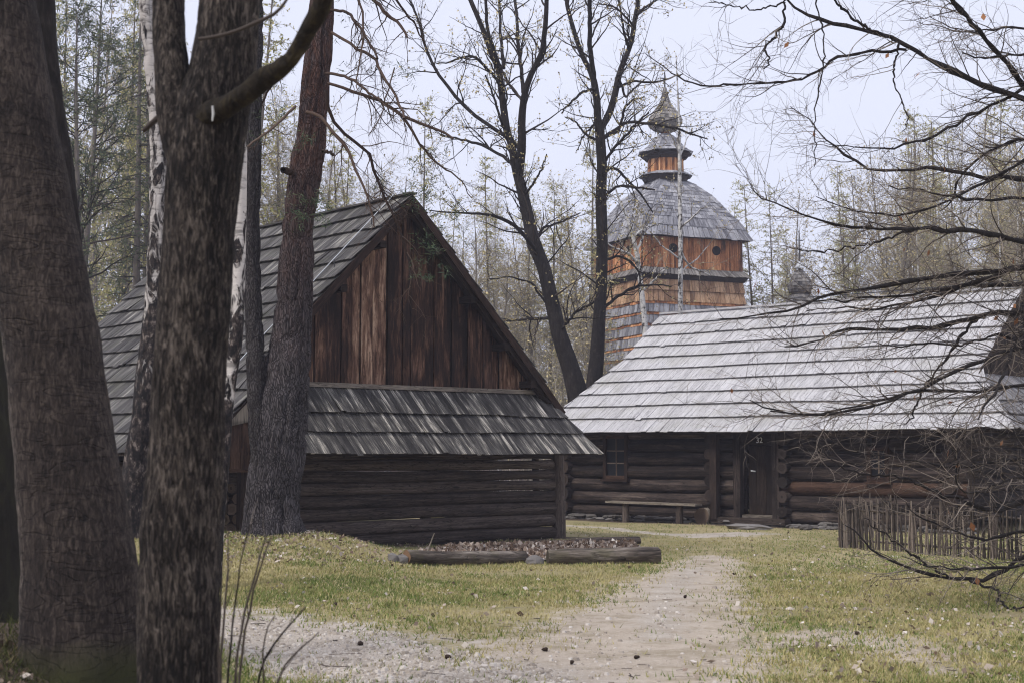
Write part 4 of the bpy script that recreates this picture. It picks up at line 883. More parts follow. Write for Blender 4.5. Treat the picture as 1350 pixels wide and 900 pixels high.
def bark_trunk(pts, rad, nseg=64, nring=160, depth=.02, sc=(9, 1.6), kind='ridge', flare=0., seed=1, origin=None):
    """a round trunk with real relief: pts, rad along the axis; relief in m"""
    P = resample(np.concatenate([np.asarray(pts, float), np.asarray(rad, float)[:, None]], 1), nring); r = P[:, 3]; P = P[:, :3]
    T = nrm(np.gradient(P, axis=0)); u = nrm(np.cross(T, np.array([0, 1., .01]))); w = np.cross(T, u); th = np.arange(nseg) * 2 * np.pi / nseg
    l = np.concatenate([[0], np.cumsum(np.linalg.norm(np.diff(P, axis=0), axis=1))])
    C = np.stack(np.broadcast_arrays(np.cos(th)[None] * r[:, None] * sc[0], np.sin(th)[None] * r[:, None] * sc[0], (l * sc[1])[:, None]), -1)
    if kind == 'ridge': dsp = (1 - np.abs(2 * fbm(C, 4, seed) - 1)) ** 1.5 - .6
    elif kind == 'plate':
        a = np.abs(2 * vn(C, seed) - 1); b_ = np.abs(2 * vn(C * np.array([2.1, 2.1, 1.7]), seed + 3) - 1); dsp = np.clip(np.minimum(a, b_ + .12) * 3.2, 0, 1) - .6 + .35 * (fbm(C * 3, 2, seed + 9) - .5)
    else: dsp = fbm(C, 4, seed) - .5
    dsp = dsp + .8 * (fbm(C * np.array([.18, .18, .35]), 2, seed + 5) - .5)
    rr = r[:, None] + depth * dsp
    if flare:
        k = np.exp(-l / .35)[:, None]; rr = rr * (1 + flare * k * (.55 + .45 * np.cos(5 * th + seed)[None] + .3 * np.cos(3 * th + 2)[None]))
    V = P[:, None] + (u[:, None] * np.cos(th)[None, :, None] + w[:, None] * np.sin(th)[None, :, None]) * rr[..., None]
    i, j = np.meshgrid(np.arange(nring - 1), np.arange(nseg), indexing='ij'); k = lambda i, j: i * nseg + j % nseg
    F = np.stack([k(i, j), k(i, j + 1), k(i + 1, j + 1), k(i + 1, j)], -1).reshape(-1, 4)
    return V.reshape(-1, 3), F
def px_line(tr, Y, dY=0.):
    """traced (px, py, width px) -> points and radii; the line leans back by dY over its run"""
    n = len(tr); P = []; R = []
    for k, t_ in enumerate(tr):
        y = (Y[k] if hasattr(Y, '__len__') else Y) + dY * k / max(1, n - 1); P.append(at(t_[0], t_[1], y)); R.append(max(.0025, t_[2] / 2 / FPX * y))
    return np.array(P), np.array(R)
def batch(lines, N):
    Ps, Rs = [], []
    for P, R in lines:
        q = resample(np.concatenate([P, R[:, None]], 1), N); Ps.append(q[:, :3]); Rs.append(q[:, 3])
    return np.stack(Ps), np.stack(Rs)
def rough_up(P, amp):
    n = P.shape[1]; j = rng.normal(size=P.shape) * amp; j[:, 0] = 0; return P + j
def trunk_part(name, pts, rad, mat, root, band=None, **kw):
    o = np.array(root.location); V, F = bark_trunk(np.asarray(pts) - o, rad, **kw); g = Geo(); tn = .5
    if band: ns_ = kw['nseg']; th = (np.arange(len(F)) % ns_) * 2 * np.pi / ns_; th = np.where(th > np.pi, th - 2 * np.pi, th); tn = .2 + .55 * np.exp(-((th - band[0]) / band[1]) ** 2)  # tint peaks on the trunk's left front, which the material turns paler
    g.add(V, F, None, tn, 0, True); return part(name, g, mat, root)
def shift(g, o):
    g.v = [v - np.asarray(o) for v in g.v]; return g

# ------------------------------------------------------------------ the near trunks on the left
def near_tree(name, label, cat, tr, Y, mat, group=None, base_py=None, **kw):
    P, R = px_line(tr, Y)
    root = thing(name, label, cat, (P[0][0], P[0][1], float(gz(P[0][0], P[0][1]))), 0, group)
    P[0][2] = min(P[0][2], root.location[2] - .15)
    trunk_part('trunk', P, R, mat, root, **kw); return root, P, R
tA, PA, RA = near_tree('leaning_tree', 'thick smooth leaning trunk with a paler left side, moss at its foot', 'tree',
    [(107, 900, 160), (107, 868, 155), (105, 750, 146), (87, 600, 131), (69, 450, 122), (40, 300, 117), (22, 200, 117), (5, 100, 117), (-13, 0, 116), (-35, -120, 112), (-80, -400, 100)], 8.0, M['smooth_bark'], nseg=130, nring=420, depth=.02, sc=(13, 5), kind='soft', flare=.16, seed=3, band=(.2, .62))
tB, PB, RB = near_tree('forked_tree', 'dark rough foreground trunk forking into two stems and a bent mossy limb', 'tree',
    [(236, 1040, 112), (236, 900, 102), (235, 820, 101), (237, 700, 101), (245, 600, 96), (249, 500, 95), (257, 400, 92), (263, 300, 91), (270, 215, 98), (279, 150, 97), (292, 105, 88), (299, 50, 82), (303, 0, 80), (309, -100, 76), (330, -400, 66)], 6.6, M['grey_bark'], nseg=170, nring=520, depth=.016, sc=(24, 5.5), kind='ridge', flare=.0, seed=5)
def limb(root, tr, Y, dY, mat, name='branch', **kw):
    P, R = px_line(tr, Y, dY); return trunk_part(name, P, R, mat, root, **kw), P, R
limb(tB, [(250, 240, 40), (240, 190, 50), (232, 140, 50), (228, 100, 44), (223, 50, 41), (222, 0, 41), (222, -100, 40), (200, -400, 34)], 6.55, .2, M['grey_bark'], 'stem', nseg=100, nring=260, depth=.014, sc=(24, 5.5), seed=8)
_, PL, RL = limb(tB, [(252, 175, 30), (266, 160, 40), (280, 150, 36), (302, 139, 28), (325, 124, 27), (350, 103, 30), (368, 92, 27), (385, 78, 22), (398, 56, 24), (410, 33, 24), (424, 10, 26), (432, -20, 24), (450, -90, 22), (500, -300, 16)], 6.56, -.7, M['limb_bark'], 'branch', nseg=40, nring=120, depth=.012, sc=(20, 14), kind='soft', seed=9)
g = Geo(); p = at(280, 150, 6.5 - .125); g.log([p + np.array([0, .0, -.035]), p + np.array([.004, .0, .0]), p + np.array([0, .0, .035])], [.004, .007, .005], 6, .9, 0, 0); shift(g, tB.location); part('bark_scar', g, M['white_paint'], tB)
lt = [px_line([(262, 52, 5), (290, 48, 5), (322, 38, 5), (340, 28, 6), (360, 22, 5), (376, 6, 4), (384, -12, 3)], 6.3), px_line([(342, 29, 4), (336, 20, 3)], 6.3), px_line([(190, 172, 7), (214, 150, 8), (225, 140, 8)][::-1], 6.6, .3)]
g = Geo(); P_, R_ = batch(lt, 12); g.tubes(P_, R_, 6); shift(g, tB.location); part('twigs', g, M['grey_twig'], tB, kind='stuff')
near_tree('dark_tree', 'dark slim trunk right behind the thick leaning trunk', 'tree',
    [(112, 760, 42), (100, 500, 38), (88, 300, 34), (79, 215, 33), (64, 120, 32), (58, 60, 32), (55, 0, 32), (50, -150, 30), (40, -400, 26)], 10.5, M['dark_bark'], nseg=48, nring=140, depth=.016, sc=(16, 2.6), seed=14)
near_tree('mossy_tree', 'dark mossy trunk cut by the frame beside the leaning trunk', 'tree',
    [(-8, 880, 84), (-10, 800, 80), (-8, 700, 72), (-12, 600, 66), (-18, 480, 62), (-40, 200, 58), (-70, -300, 50)], 9.6, M['mossy_bark'], nseg=60, nring=140, depth=.025, sc=(13, 3), seed=15, flare=.1)
tC, PC, RC = near_tree('birch_tree', 'black and white leaning birch before the far slope of the barn roof', 'tree',
    [(172, 716, 40), (173, 700, 35), (175, 650, 33), (181, 600, 32), (189, 550, 30), (194, 500, 29), (200, 450, 27), (205, 400, 26), (209, 300, 25), (210, 200, 23), (207, 150, 21), (200, 80, 19), (192, 0, 17), (186, -80, 15), (175, -400, 8)], 19.6, M['birch'], nseg=48, nring=240, depth=.035, sc=(10, 3.5), kind='ridge', seed=21)
tF, PF, RF = near_tree('birch_tree', 'slim white birch half hidden by the forked trunk', 'tree',
    [(280, 730, 24), (285, 700, 20), (295, 600, 17), (298, 550, 17), (303, 500, 18), (310, 450, 20), (313, 400, 20), (315, 300, 19), (317, 200, 18), (320, 100, 15), (324, 0, 12), (330, -300, 6)], 16.0, M['white_birch'], nseg=36, nring=200, depth=.008, sc=(10, 3), kind='soft', seed=22)
# the pine with two stems on its mound
tD, PD, RD = near_tree('pine_tree', 'big scaly pine with two stems on the mound, reddish upper bark', 'tree',
    [(359, 722, 84), (359, 703, 76), (358, 680, 67), (361, 640, 66), (366, 600, 68), (370, 560, 68), (374, 520, 62), (380, 483, 57), (385, 433, 49), (389, 380, 46), (394, 300, 42), (402, 230, 42), (411, 170, 40), (416, 120, 39), (421, 50, 33), (425, 0, 30), (428, -80, 28), (440, -500, 14)], 20.0, M['pine_bark'], nseg=96, nring=300, depth=.045, sc=(7.5, 2.2), kind='plate', flare=.35, seed=31)
limb(tD, [(352, 640, 26), (346, 600, 28), (341, 560, 26), (339, 520, 24), (337, 470, 23), (334, 400, 21), (332, 300, 20), (334, 200, 21), (336, 120, 19), (338, 40, 18), (338, -60, 16), (345, -400, 10)], 19.85, 0, M['stem_bark'], 'stem', nseg=48, nring=220, depth=.026, sc=(8, 2.4), kind='plate', seed=33)
pl = [[(437, 43, 4), (450, 50, 4), (467, 63, 4), (487, 72, 4.5), (498, 78, 4), (502, 97, 4), (517, 117, 3.5), (530, 143, 3.5), (533, 157, 3)],
      [(432, 110, 4), (450, 115, 4), (467, 122, 4.5), (485, 127, 4.5), (503, 133, 5), (533, 155, 4.5), (550, 160, 4), (567, 168, 4), (585, 174, 3.5), (597, 182, 3)],
      [(533, 157, 4), (547, 180, 3.5), (563, 203, 3), (580, 218, 2.6), (600, 230, 2), (613, 243, 1.6), (622, 263, 1.2)],
      [(430, 97, 4), (450, 99, 4), (463, 105, 4), (480, 117, 3.6), (493, 128, 3), (503, 133, 2.5)],
      [(404, 148, 5), (415, 149, 5), (423, 153, 4.5), (437, 173, 4.5), (450, 188, 4), (460, 200, 4), (467, 220, 3.6), (480, 247, 3.2), (487, 267, 3), (493, 300, 2)],
      [(430, 120, 5), (433, 140, 5), (437, 163, 4.5), (450, 177, 4.5), (470, 185, 4.2), (484, 197, 4), (493, 210, 4), (497, 227, 4), (498, 250, 3.6), (513, 270, 3.4), (523, 287, 3), (527, 304, 3), (537, 330, 2.6), (543, 363, 2.2), (546, 383, 1.8), (533, 403, 1.3)],
      [(436, 14, 4), (450, 14, 4), (463, 20, 4), (477, 40, 3.6), (490, 63, 3.4), (500, 78, 3)],
      [(434, -60, 5), (470, -25, 5), (493, 0, 5), (510, 20, 4.5), (533, 37, 4), (537, 50, 3)],
      [(425, 200, 4), (436, 201, 4), (441, 205, 3)],
      [(385, 228, 9), (378, 226, 9), (373, 224, 8)],
      [(390, 140, 4), (360, 170, 3.5), (330, 190, 3), (300, 205, 2)], [(410, 60, 4), (380, 85, 3.5), (352, 120, 3), (340, 150, 2)],
      [(520, 90, 2), (507, 135, 2), (505, 140, 1.6), (500, 160, 1.4), (485, 178, 1.2)], [(434, -80, 5), (460, -40, 4), (480, 20, 3), (478, 60, 2.4), (470, 110, 1.6)], [(470, -30, 4), (515, -10, 3.6), (545, 30, 2.6), (562, 60, 1.8)]]
lines = [px_line(t_, 19.8 - .25 * (k % 3), (-1.2, -.6, .7)[k % 3] if k not in (9,) else -.2) for k, t_ in enumerate(pl)]
for P, R in lines:
    g = Geo(); q, r = batch([(P, R)], 16); g.tubes(rough_up(q, .008), r, 7); shift(g, tD.location); part('branch', g, M['pine_twig'], tD)
P1, R1 = batch([x for k, x in enumerate(lines) if k not in (8, 9)], 16)
P2, R2 = spawn(P1, R1, 150, (.25, 1), (30, 70), (.25, .9), 7, .5, -.15, .22, -.05, .004)
P3, R3 = spawn(P2, R2, 420, (.2, 1), (30, 70), (.1, .4), 5, .6, -.1, .25, -.03, .003)
g = Geo(); g.tubes(P2, R2, 3, 0, rng.random(len(P2))); g.tubes(P3, R3, 3, 0, rng.random(len(P3)))
shift(g, tD.location); part('twigs', g, M['pine_twig'], tD, kind='stuff')
def tuft(g, c, n, L, spread, mat=0):
    """sprays of fine needles round points c"""
    c = np.repeat(np.asarray(c), n, 0); M_ = len(c); d = rng.normal(size=(M_, 3)) * np.array([1, 1, .8]); d = nrm(d); e = nrm(np.cross(d, rng.normal(size=(M_, 3))))
    L_ = L * (.6 + .7 * rng.random((M_, 1))); o = c + rng.normal(size=(M_, 3)) * spread; wd = .0045 + .002 * rng.random((M_, 1))
    V = np.stack([o - e * wd, o + e * wd, o + d * L_ + Zup * -.12 * L_], 1); g.add(V.reshape(-1, 3), np.concatenate([np.arange(3 * M_).reshape(M_, 3), np.arange(2, 3 * M_, 3)[:, None]], 1), None, rng.random(M_), mat)
g = Geo()
for (px, py, s_, n, Yd) in ((545, 262, .16, 60, 19.6), (556, 270, .13, 40, 19.6), (571, 340, .2, 90, 19.9), (575, 352, .14, 60, 19.9), (560, 318, .1, 30, 19.9), (566, 248, .14, 40, 20.2), (590, 292, .2, 60, 20.6), (604, 284, .14, 40, 20.6), (500, 240, .12, 30, 20), (395, 268, .13, 60, 19.5), (415, 262, .16, 80, 19.4), (424, 280, .12, 50, 19.4), (402, 186, .14, 50, 19.5), (392, 290, .12, 40, 19.5), (345, 190, .2, 60, 19.5), (360, 140, .2, 50, 19.5), (350, 100, .2, 50, 19.6), (520, 100, .2, 30, 19.5), (536, 90, .18, 30, 19.3), (470, 78, .2, 26, 19.5), (345, 30, .25, 50, 19.5), (480, 20, .25, 26, 19.4), (552, 215, .14, 30, 20), (576, 200, .12, 24, 20)):
    tuft(g, at(px, py, Yd)[None] + rng.normal(size=(9, 3)) * s_ * .8, max(6, n // 6), .10, .03)
shift(g, tD.location); part('needle_sprays', g, M['needle'], tD, kind='stuff')
# cut birch twig standing against the sky at the left
# ------------------------------------------------------------------ two bare budding trees behind the barn
def traced_tree(name, label, trunk, limbs, Y, mat, twigmat, budmat, n2, n3, n4, nb, base_xy=None, tw=1., depth=.012, dYs=(-2.2, 1.6, -1.0, 2.4)):
    P, R = px_line(trunk, Y); R = R * .9; gzv = float(gz(P[0][0], P[0][1])); r0 = R[0]
    P = np.concatenate([[[P[0][0] + .1, P[0][1], gzv - .2]], P]) if P[0][2] > gzv + .1 else P; R = np.concatenate([[r0 * 1.15], R]) if len(R) < len(P) else R
    root = thing(name, label, 'tree', (P[0][0], P[0][1], gzv), 0)
    trunk_part('trunk', P, R, mat, root, nseg=32, nring=150, depth=depth, sc=(8, 2), seed=len(limbs), flare=.25)
    ls = [px_line(t_, Y, dYs[k % len(dYs)] * min(1, len(t_) / 6)) for k, t_ in enumerate(limbs)]
    for (p, r) in ls:
        g = Geo(); q, rr = batch([(p, r)], 18); g.tubes(rough_up(q, .012), rr, 7); shift(g, root.location); part('branch', g, mat, root)
    B1, Q1 = batch(ls + [(P[2:], R[2:] * .6)], 18)
    P2, R2 = spawn(B1, Q1, n2, (.12, 1), (28, 62), (.6, 2.3), 9, .5, .12, .16, .03, .007 * tw, .45, rcap=.03)
    P3, R3 = spawn(P2, R2, n3, (.15, 1), (25, 60), (.3, 1.0), 6, .6, .08, .2, .02, .005 * tw, .3)
    P4, R4 = spawn(P3, R3, n4, (.15, 1), (25, 65), (.12, .4), 4, .7, .05, .2, 0, .004 * tw)
    g = Geo()
    for a_, b_, n_ in ((P2, R2, 4), (P3, R3, 3), (P4, R4, 3)): g.tubes(a_, b_, n_, 0, rng.random(len(a_)))
    g.flakes(along(P4, nb, (.4, 1)), .055, 1, None, .8); g.flakes(along(P3, nb // 3, (.3, 1)), .06, 1, None, .8); g.flakes(along(B1, nb // 5, (.2, 1)), .06, 1, None, .8)
    shift(g, root.location); part('crown', g, [twigmat, budmat], root); return root
traced_tree('budding_tree', 'dark forked tree with pale buds leaning left behind the barn gable',
    [(764, 530, 34), (763, 523, 32), (753, 487, 27), (737, 440, 23), (728, 400, 21), (717, 353, 20), (703, 320, 21), (697, 290, 18), (688, 250, 16), (680, 220, 14), (675, 195, 11), (667, 167, 11), (662, 127, 10), (658, 93, 9.5), (647, 67, 8), (638, 43, 7), (630, 23, 6.5), (620, 0, 6), (600, -60, 5), (585, -160, 3)],
    [[(684, 232, 12), (688, 213, 12), (688, 167, 11), (690, 123, 9), (700, 97, 8), (713, 77, 7.5), (718, 43, 7), (720, 0, 6), (722, -60, 4)], [(690, 123, 6), (687, 93, 5), (683, 60, 5), (682, 17, 4), (677, 0, 4), (672, -50, 2.5)],
     [(660, 90, 6), (655, 80, 6), (648, 60, 5), (642, 33, 4.5), (640, 0, 4), (640, -50, 2)], [(664, 90, 5), (662, 70, 4.5), (660, 43, 4), (658, 0, 3.5), (655, -40, 2)],
     [(712, 340, 7), (703, 325, 6), (690, 307, 5.5), (667, 290, 5), (640, 283, 4), (617, 282, 3), (567, 278, 1.5)], [(728, 420, 4), (700, 420, 4), (667, 423, 1.5)], [(728, 410, 3), (700, 372, 3), (670, 365, 2), (640, 370, 1.2)],
     [(680, 219, 5), (668, 210, 4.5), (653, 200, 4), (633, 190, 4), (607, 185, 3), (580, 178, 1.5)], [(660, 112, 4), (650, 98, 4), (640, 87, 4), (623, 72, 3.5), (600, 80, 2.5), (575, 85, 1.5)],
     [(684, 196, 5), (667, 178, 5), (640, 163, 5), (613, 143, 5), (587, 113, 4.5), (567, 80, 4), (557, 47, 3.5), (547, 13, 3), (537, -5, 2.5), (520, -40, 1.5)], [(735, 443, 5), (743, 430, 4), (760, 410, 3.5), (783, 398, 3)],
     [(704, 320, 4), (715, 300, 3.5), (735, 295, 3), (765, 280, 1.5)], [(690, 260, 4), (705, 240, 3), (716, 222, 2.2), (720, 205, 1.5)], [(687, 130, 4), (675, 118, 3.5), (663, 95, 3), (650, 72, 2)], [(676, 200, 4), (660, 160, 3.5), (652, 130, 3), (640, 100, 2)]],
    37.0, M['dark_bark'], M['twig'], M['bud'], 190, 600, 1200, 2600)
traced_tree('budding_tree', 'tall dark forked tree standing in front of the church tower',
    [(783, 520, 25), (783, 507, 24), (787, 470, 21), (790, 420, 18), (793, 370, 17), (794, 320, 17), (792, 260, 16), (794, 220, 15), (791, 180, 14), (788, 158, 11), (787, 133, 10.5), (783, 107, 10), (778, 93, 8), (767, 73, 7), (757, 43, 7), (748, 10, 6), (742, -40, 5), (735, -140, 3)],
    [[(783, 107, 7), (778, 67, 7), (778, 33, 6), (777, 0, 6), (775, -60, 4)], [(791, 170, 10), (803, 153, 9.5), (813, 120, 9), (817, 90, 8), (830, 67, 7), (837, 27, 6.5), (842, 0, 6), (848, -60, 4)],
     [(797, 182, 5), (817, 173, 4), (823, 143, 3.5), (833, 133, 3), (850, 128, 1.5)], [(796, 182, 5), (815, 169, 4.5), (822, 162, 4.5), (840, 161, 4), (856, 164, 4), (873, 166, 3.5), (895, 169, 3), (913, 180, 2.5), (933, 183, 1.5)],
     [(797, 214, 4), (813, 191, 4), (829, 176, 3.5), (838, 162, 3), (855, 149, 2)], [(815, 115, 4), (835, 107, 3), (855, 109, 3), (873, 107, 2.5), (900, 98, 1.5)], [(785, 117, 4), (780, 118, 4), (767, 122, 3.5), (753, 135, 3), (740, 150, 1.5)],
     [(797, 221, 4), (815, 224, 4), (829, 240, 3.2), (847, 258, 2.6), (860, 280, 1.6)], [(796, 260, 4), (813, 245, 3.5), (840, 247, 3), (864, 251, 2)], [(793, 345, 4), (815, 337, 3.5), (833, 345, 3), (845, 362, 2.4), (842, 385, 1.6)], [(790, 410, 5), (815, 390, 4), (840, 377, 3.5), (865, 375, 2.4), (885, 378, 1.5)],
     [(815, 100, 4), (825, 130, 3), (835, 118, 2.5), (850, 105, 1.5)], [(830, 67, 4), (822, 40, 3), (818, 10, 2.4), (815, -20, 2)], [(791, 150, 4), (783, 165, 3), (770, 178, 2), (760, 200, 1.2)], [(785, 185, 4), (770, 175, 3), (758, 160, 2.2), (745, 155, 1.3)], [(838, 20, 4), (858, 5, 3), (875, -5, 2)], [(836, 35, 3), (812, 10, 2.4), (790, 5, 1.6)]],
    40.0, M['dark_bark'], M['twig'], M['bud'], 180, 560, 1100, 2400, tw=1.05)
def slim_birch(label, tr, Y, limbs, n2=26, n3=120):
    P, R = px_line(tr, Y); z = float(gz(P[0][0], P[0][1])); root = thing('birch_tree', label, 'tree', (P[0][0], P[0][1], z), 0); P[0][2] = z - .1
    trunk_part('trunk', P, R, M['tower_birch'], root, nseg=16, nring=160, depth=.01, sc=(8, 3), kind='soft')
    ls = [px_line(t_, Y, d) for t_, d in zip(limbs, (-.8, .8, -.5, .9, -.9, .6, .4, -.4))]
    for p, r in ls:
        g = Geo(); q, rr = batch([(p, r)], 12); g.tubes(rough_up(q, .01), rr, 6); shift(g, root.location); part('branch', g, M['tower_birch'], root)
    B1, Q1 = batch(ls + [(P[1:], R[1:] * .5)], 14); P2, R2 = spawn(B1, Q1, n2, (.25, 1), (25, 60), (.5, 1.8), 8, .5, .1, .14, -.02, .007, .3, rcap=.02); P3, R3 = spawn(P2, R2, n3, (.1, 1), (25, 60), (.25, .9), 6, .6, 0, .15, -.06, .005)
    g = Geo(); g.tubes(P2, R2, 3, 0, rng.random(len(P2))); g.tubes(P3, R3, 3, 0, rng.random(len(P3))); g.flakes(along(P3, n3 * 2, (.3, 1)), .06, 1, None, .8); shift(g, root.location); part('crown', g, [M['pale_twig'], M['bud']], root)
slim_birch('slender white birch standing straight before the middle of the church tower', [(898, 640, 7), (897, 400, 6.5), (897, 300, 6), (896, 240, 5.5), (896, 200, 4.4), (895, 150, 2.8), (893, 110, 1.8), (891, 70, .8)], 52.0,
           [[(896, 204, 2.6), (889, 188, 2.2), (884, 178, 1.8), (880, 164, 1)], [(896, 208, 2.4), (902, 195, 2), (905, 184, 1.6), (912, 172, .8)], [(897, 345, 2.4), (888, 335, 2.2), (874, 326, 1.8), (858, 306, 1)], [(897, 360, 2.2), (908, 348, 2), (918, 344, 1.6), (938, 318, .8)], [(897, 300, 3), (912, 288, 2.5), (925, 275, 1.6)], [(897, 330, 3), (908, 352, 2.5), (935, 362, 1.8)]])
slim_birch('grey crooked birch before the left face of the church tower', [(856, 640, 9), (851, 440, 8), (848, 405, 7.5), (845, 377, 7), (840, 337, 6.5), (834, 310, 5), (826, 285, 3.6), (815, 260, 2.4), (806, 230, 1.5)], 50.0,
           [[(842, 350, 4), (830, 335, 3.6), (812, 328, 2.4), (800, 320, 1.6)], [(840, 330, 3.5), (848, 312, 3), (852, 290, 2)], [(846, 385, 4), (862, 370, 3), (880, 352, 2)], [(835, 312, 3), (850, 300, 2.5), (870, 296, 1.6)]])

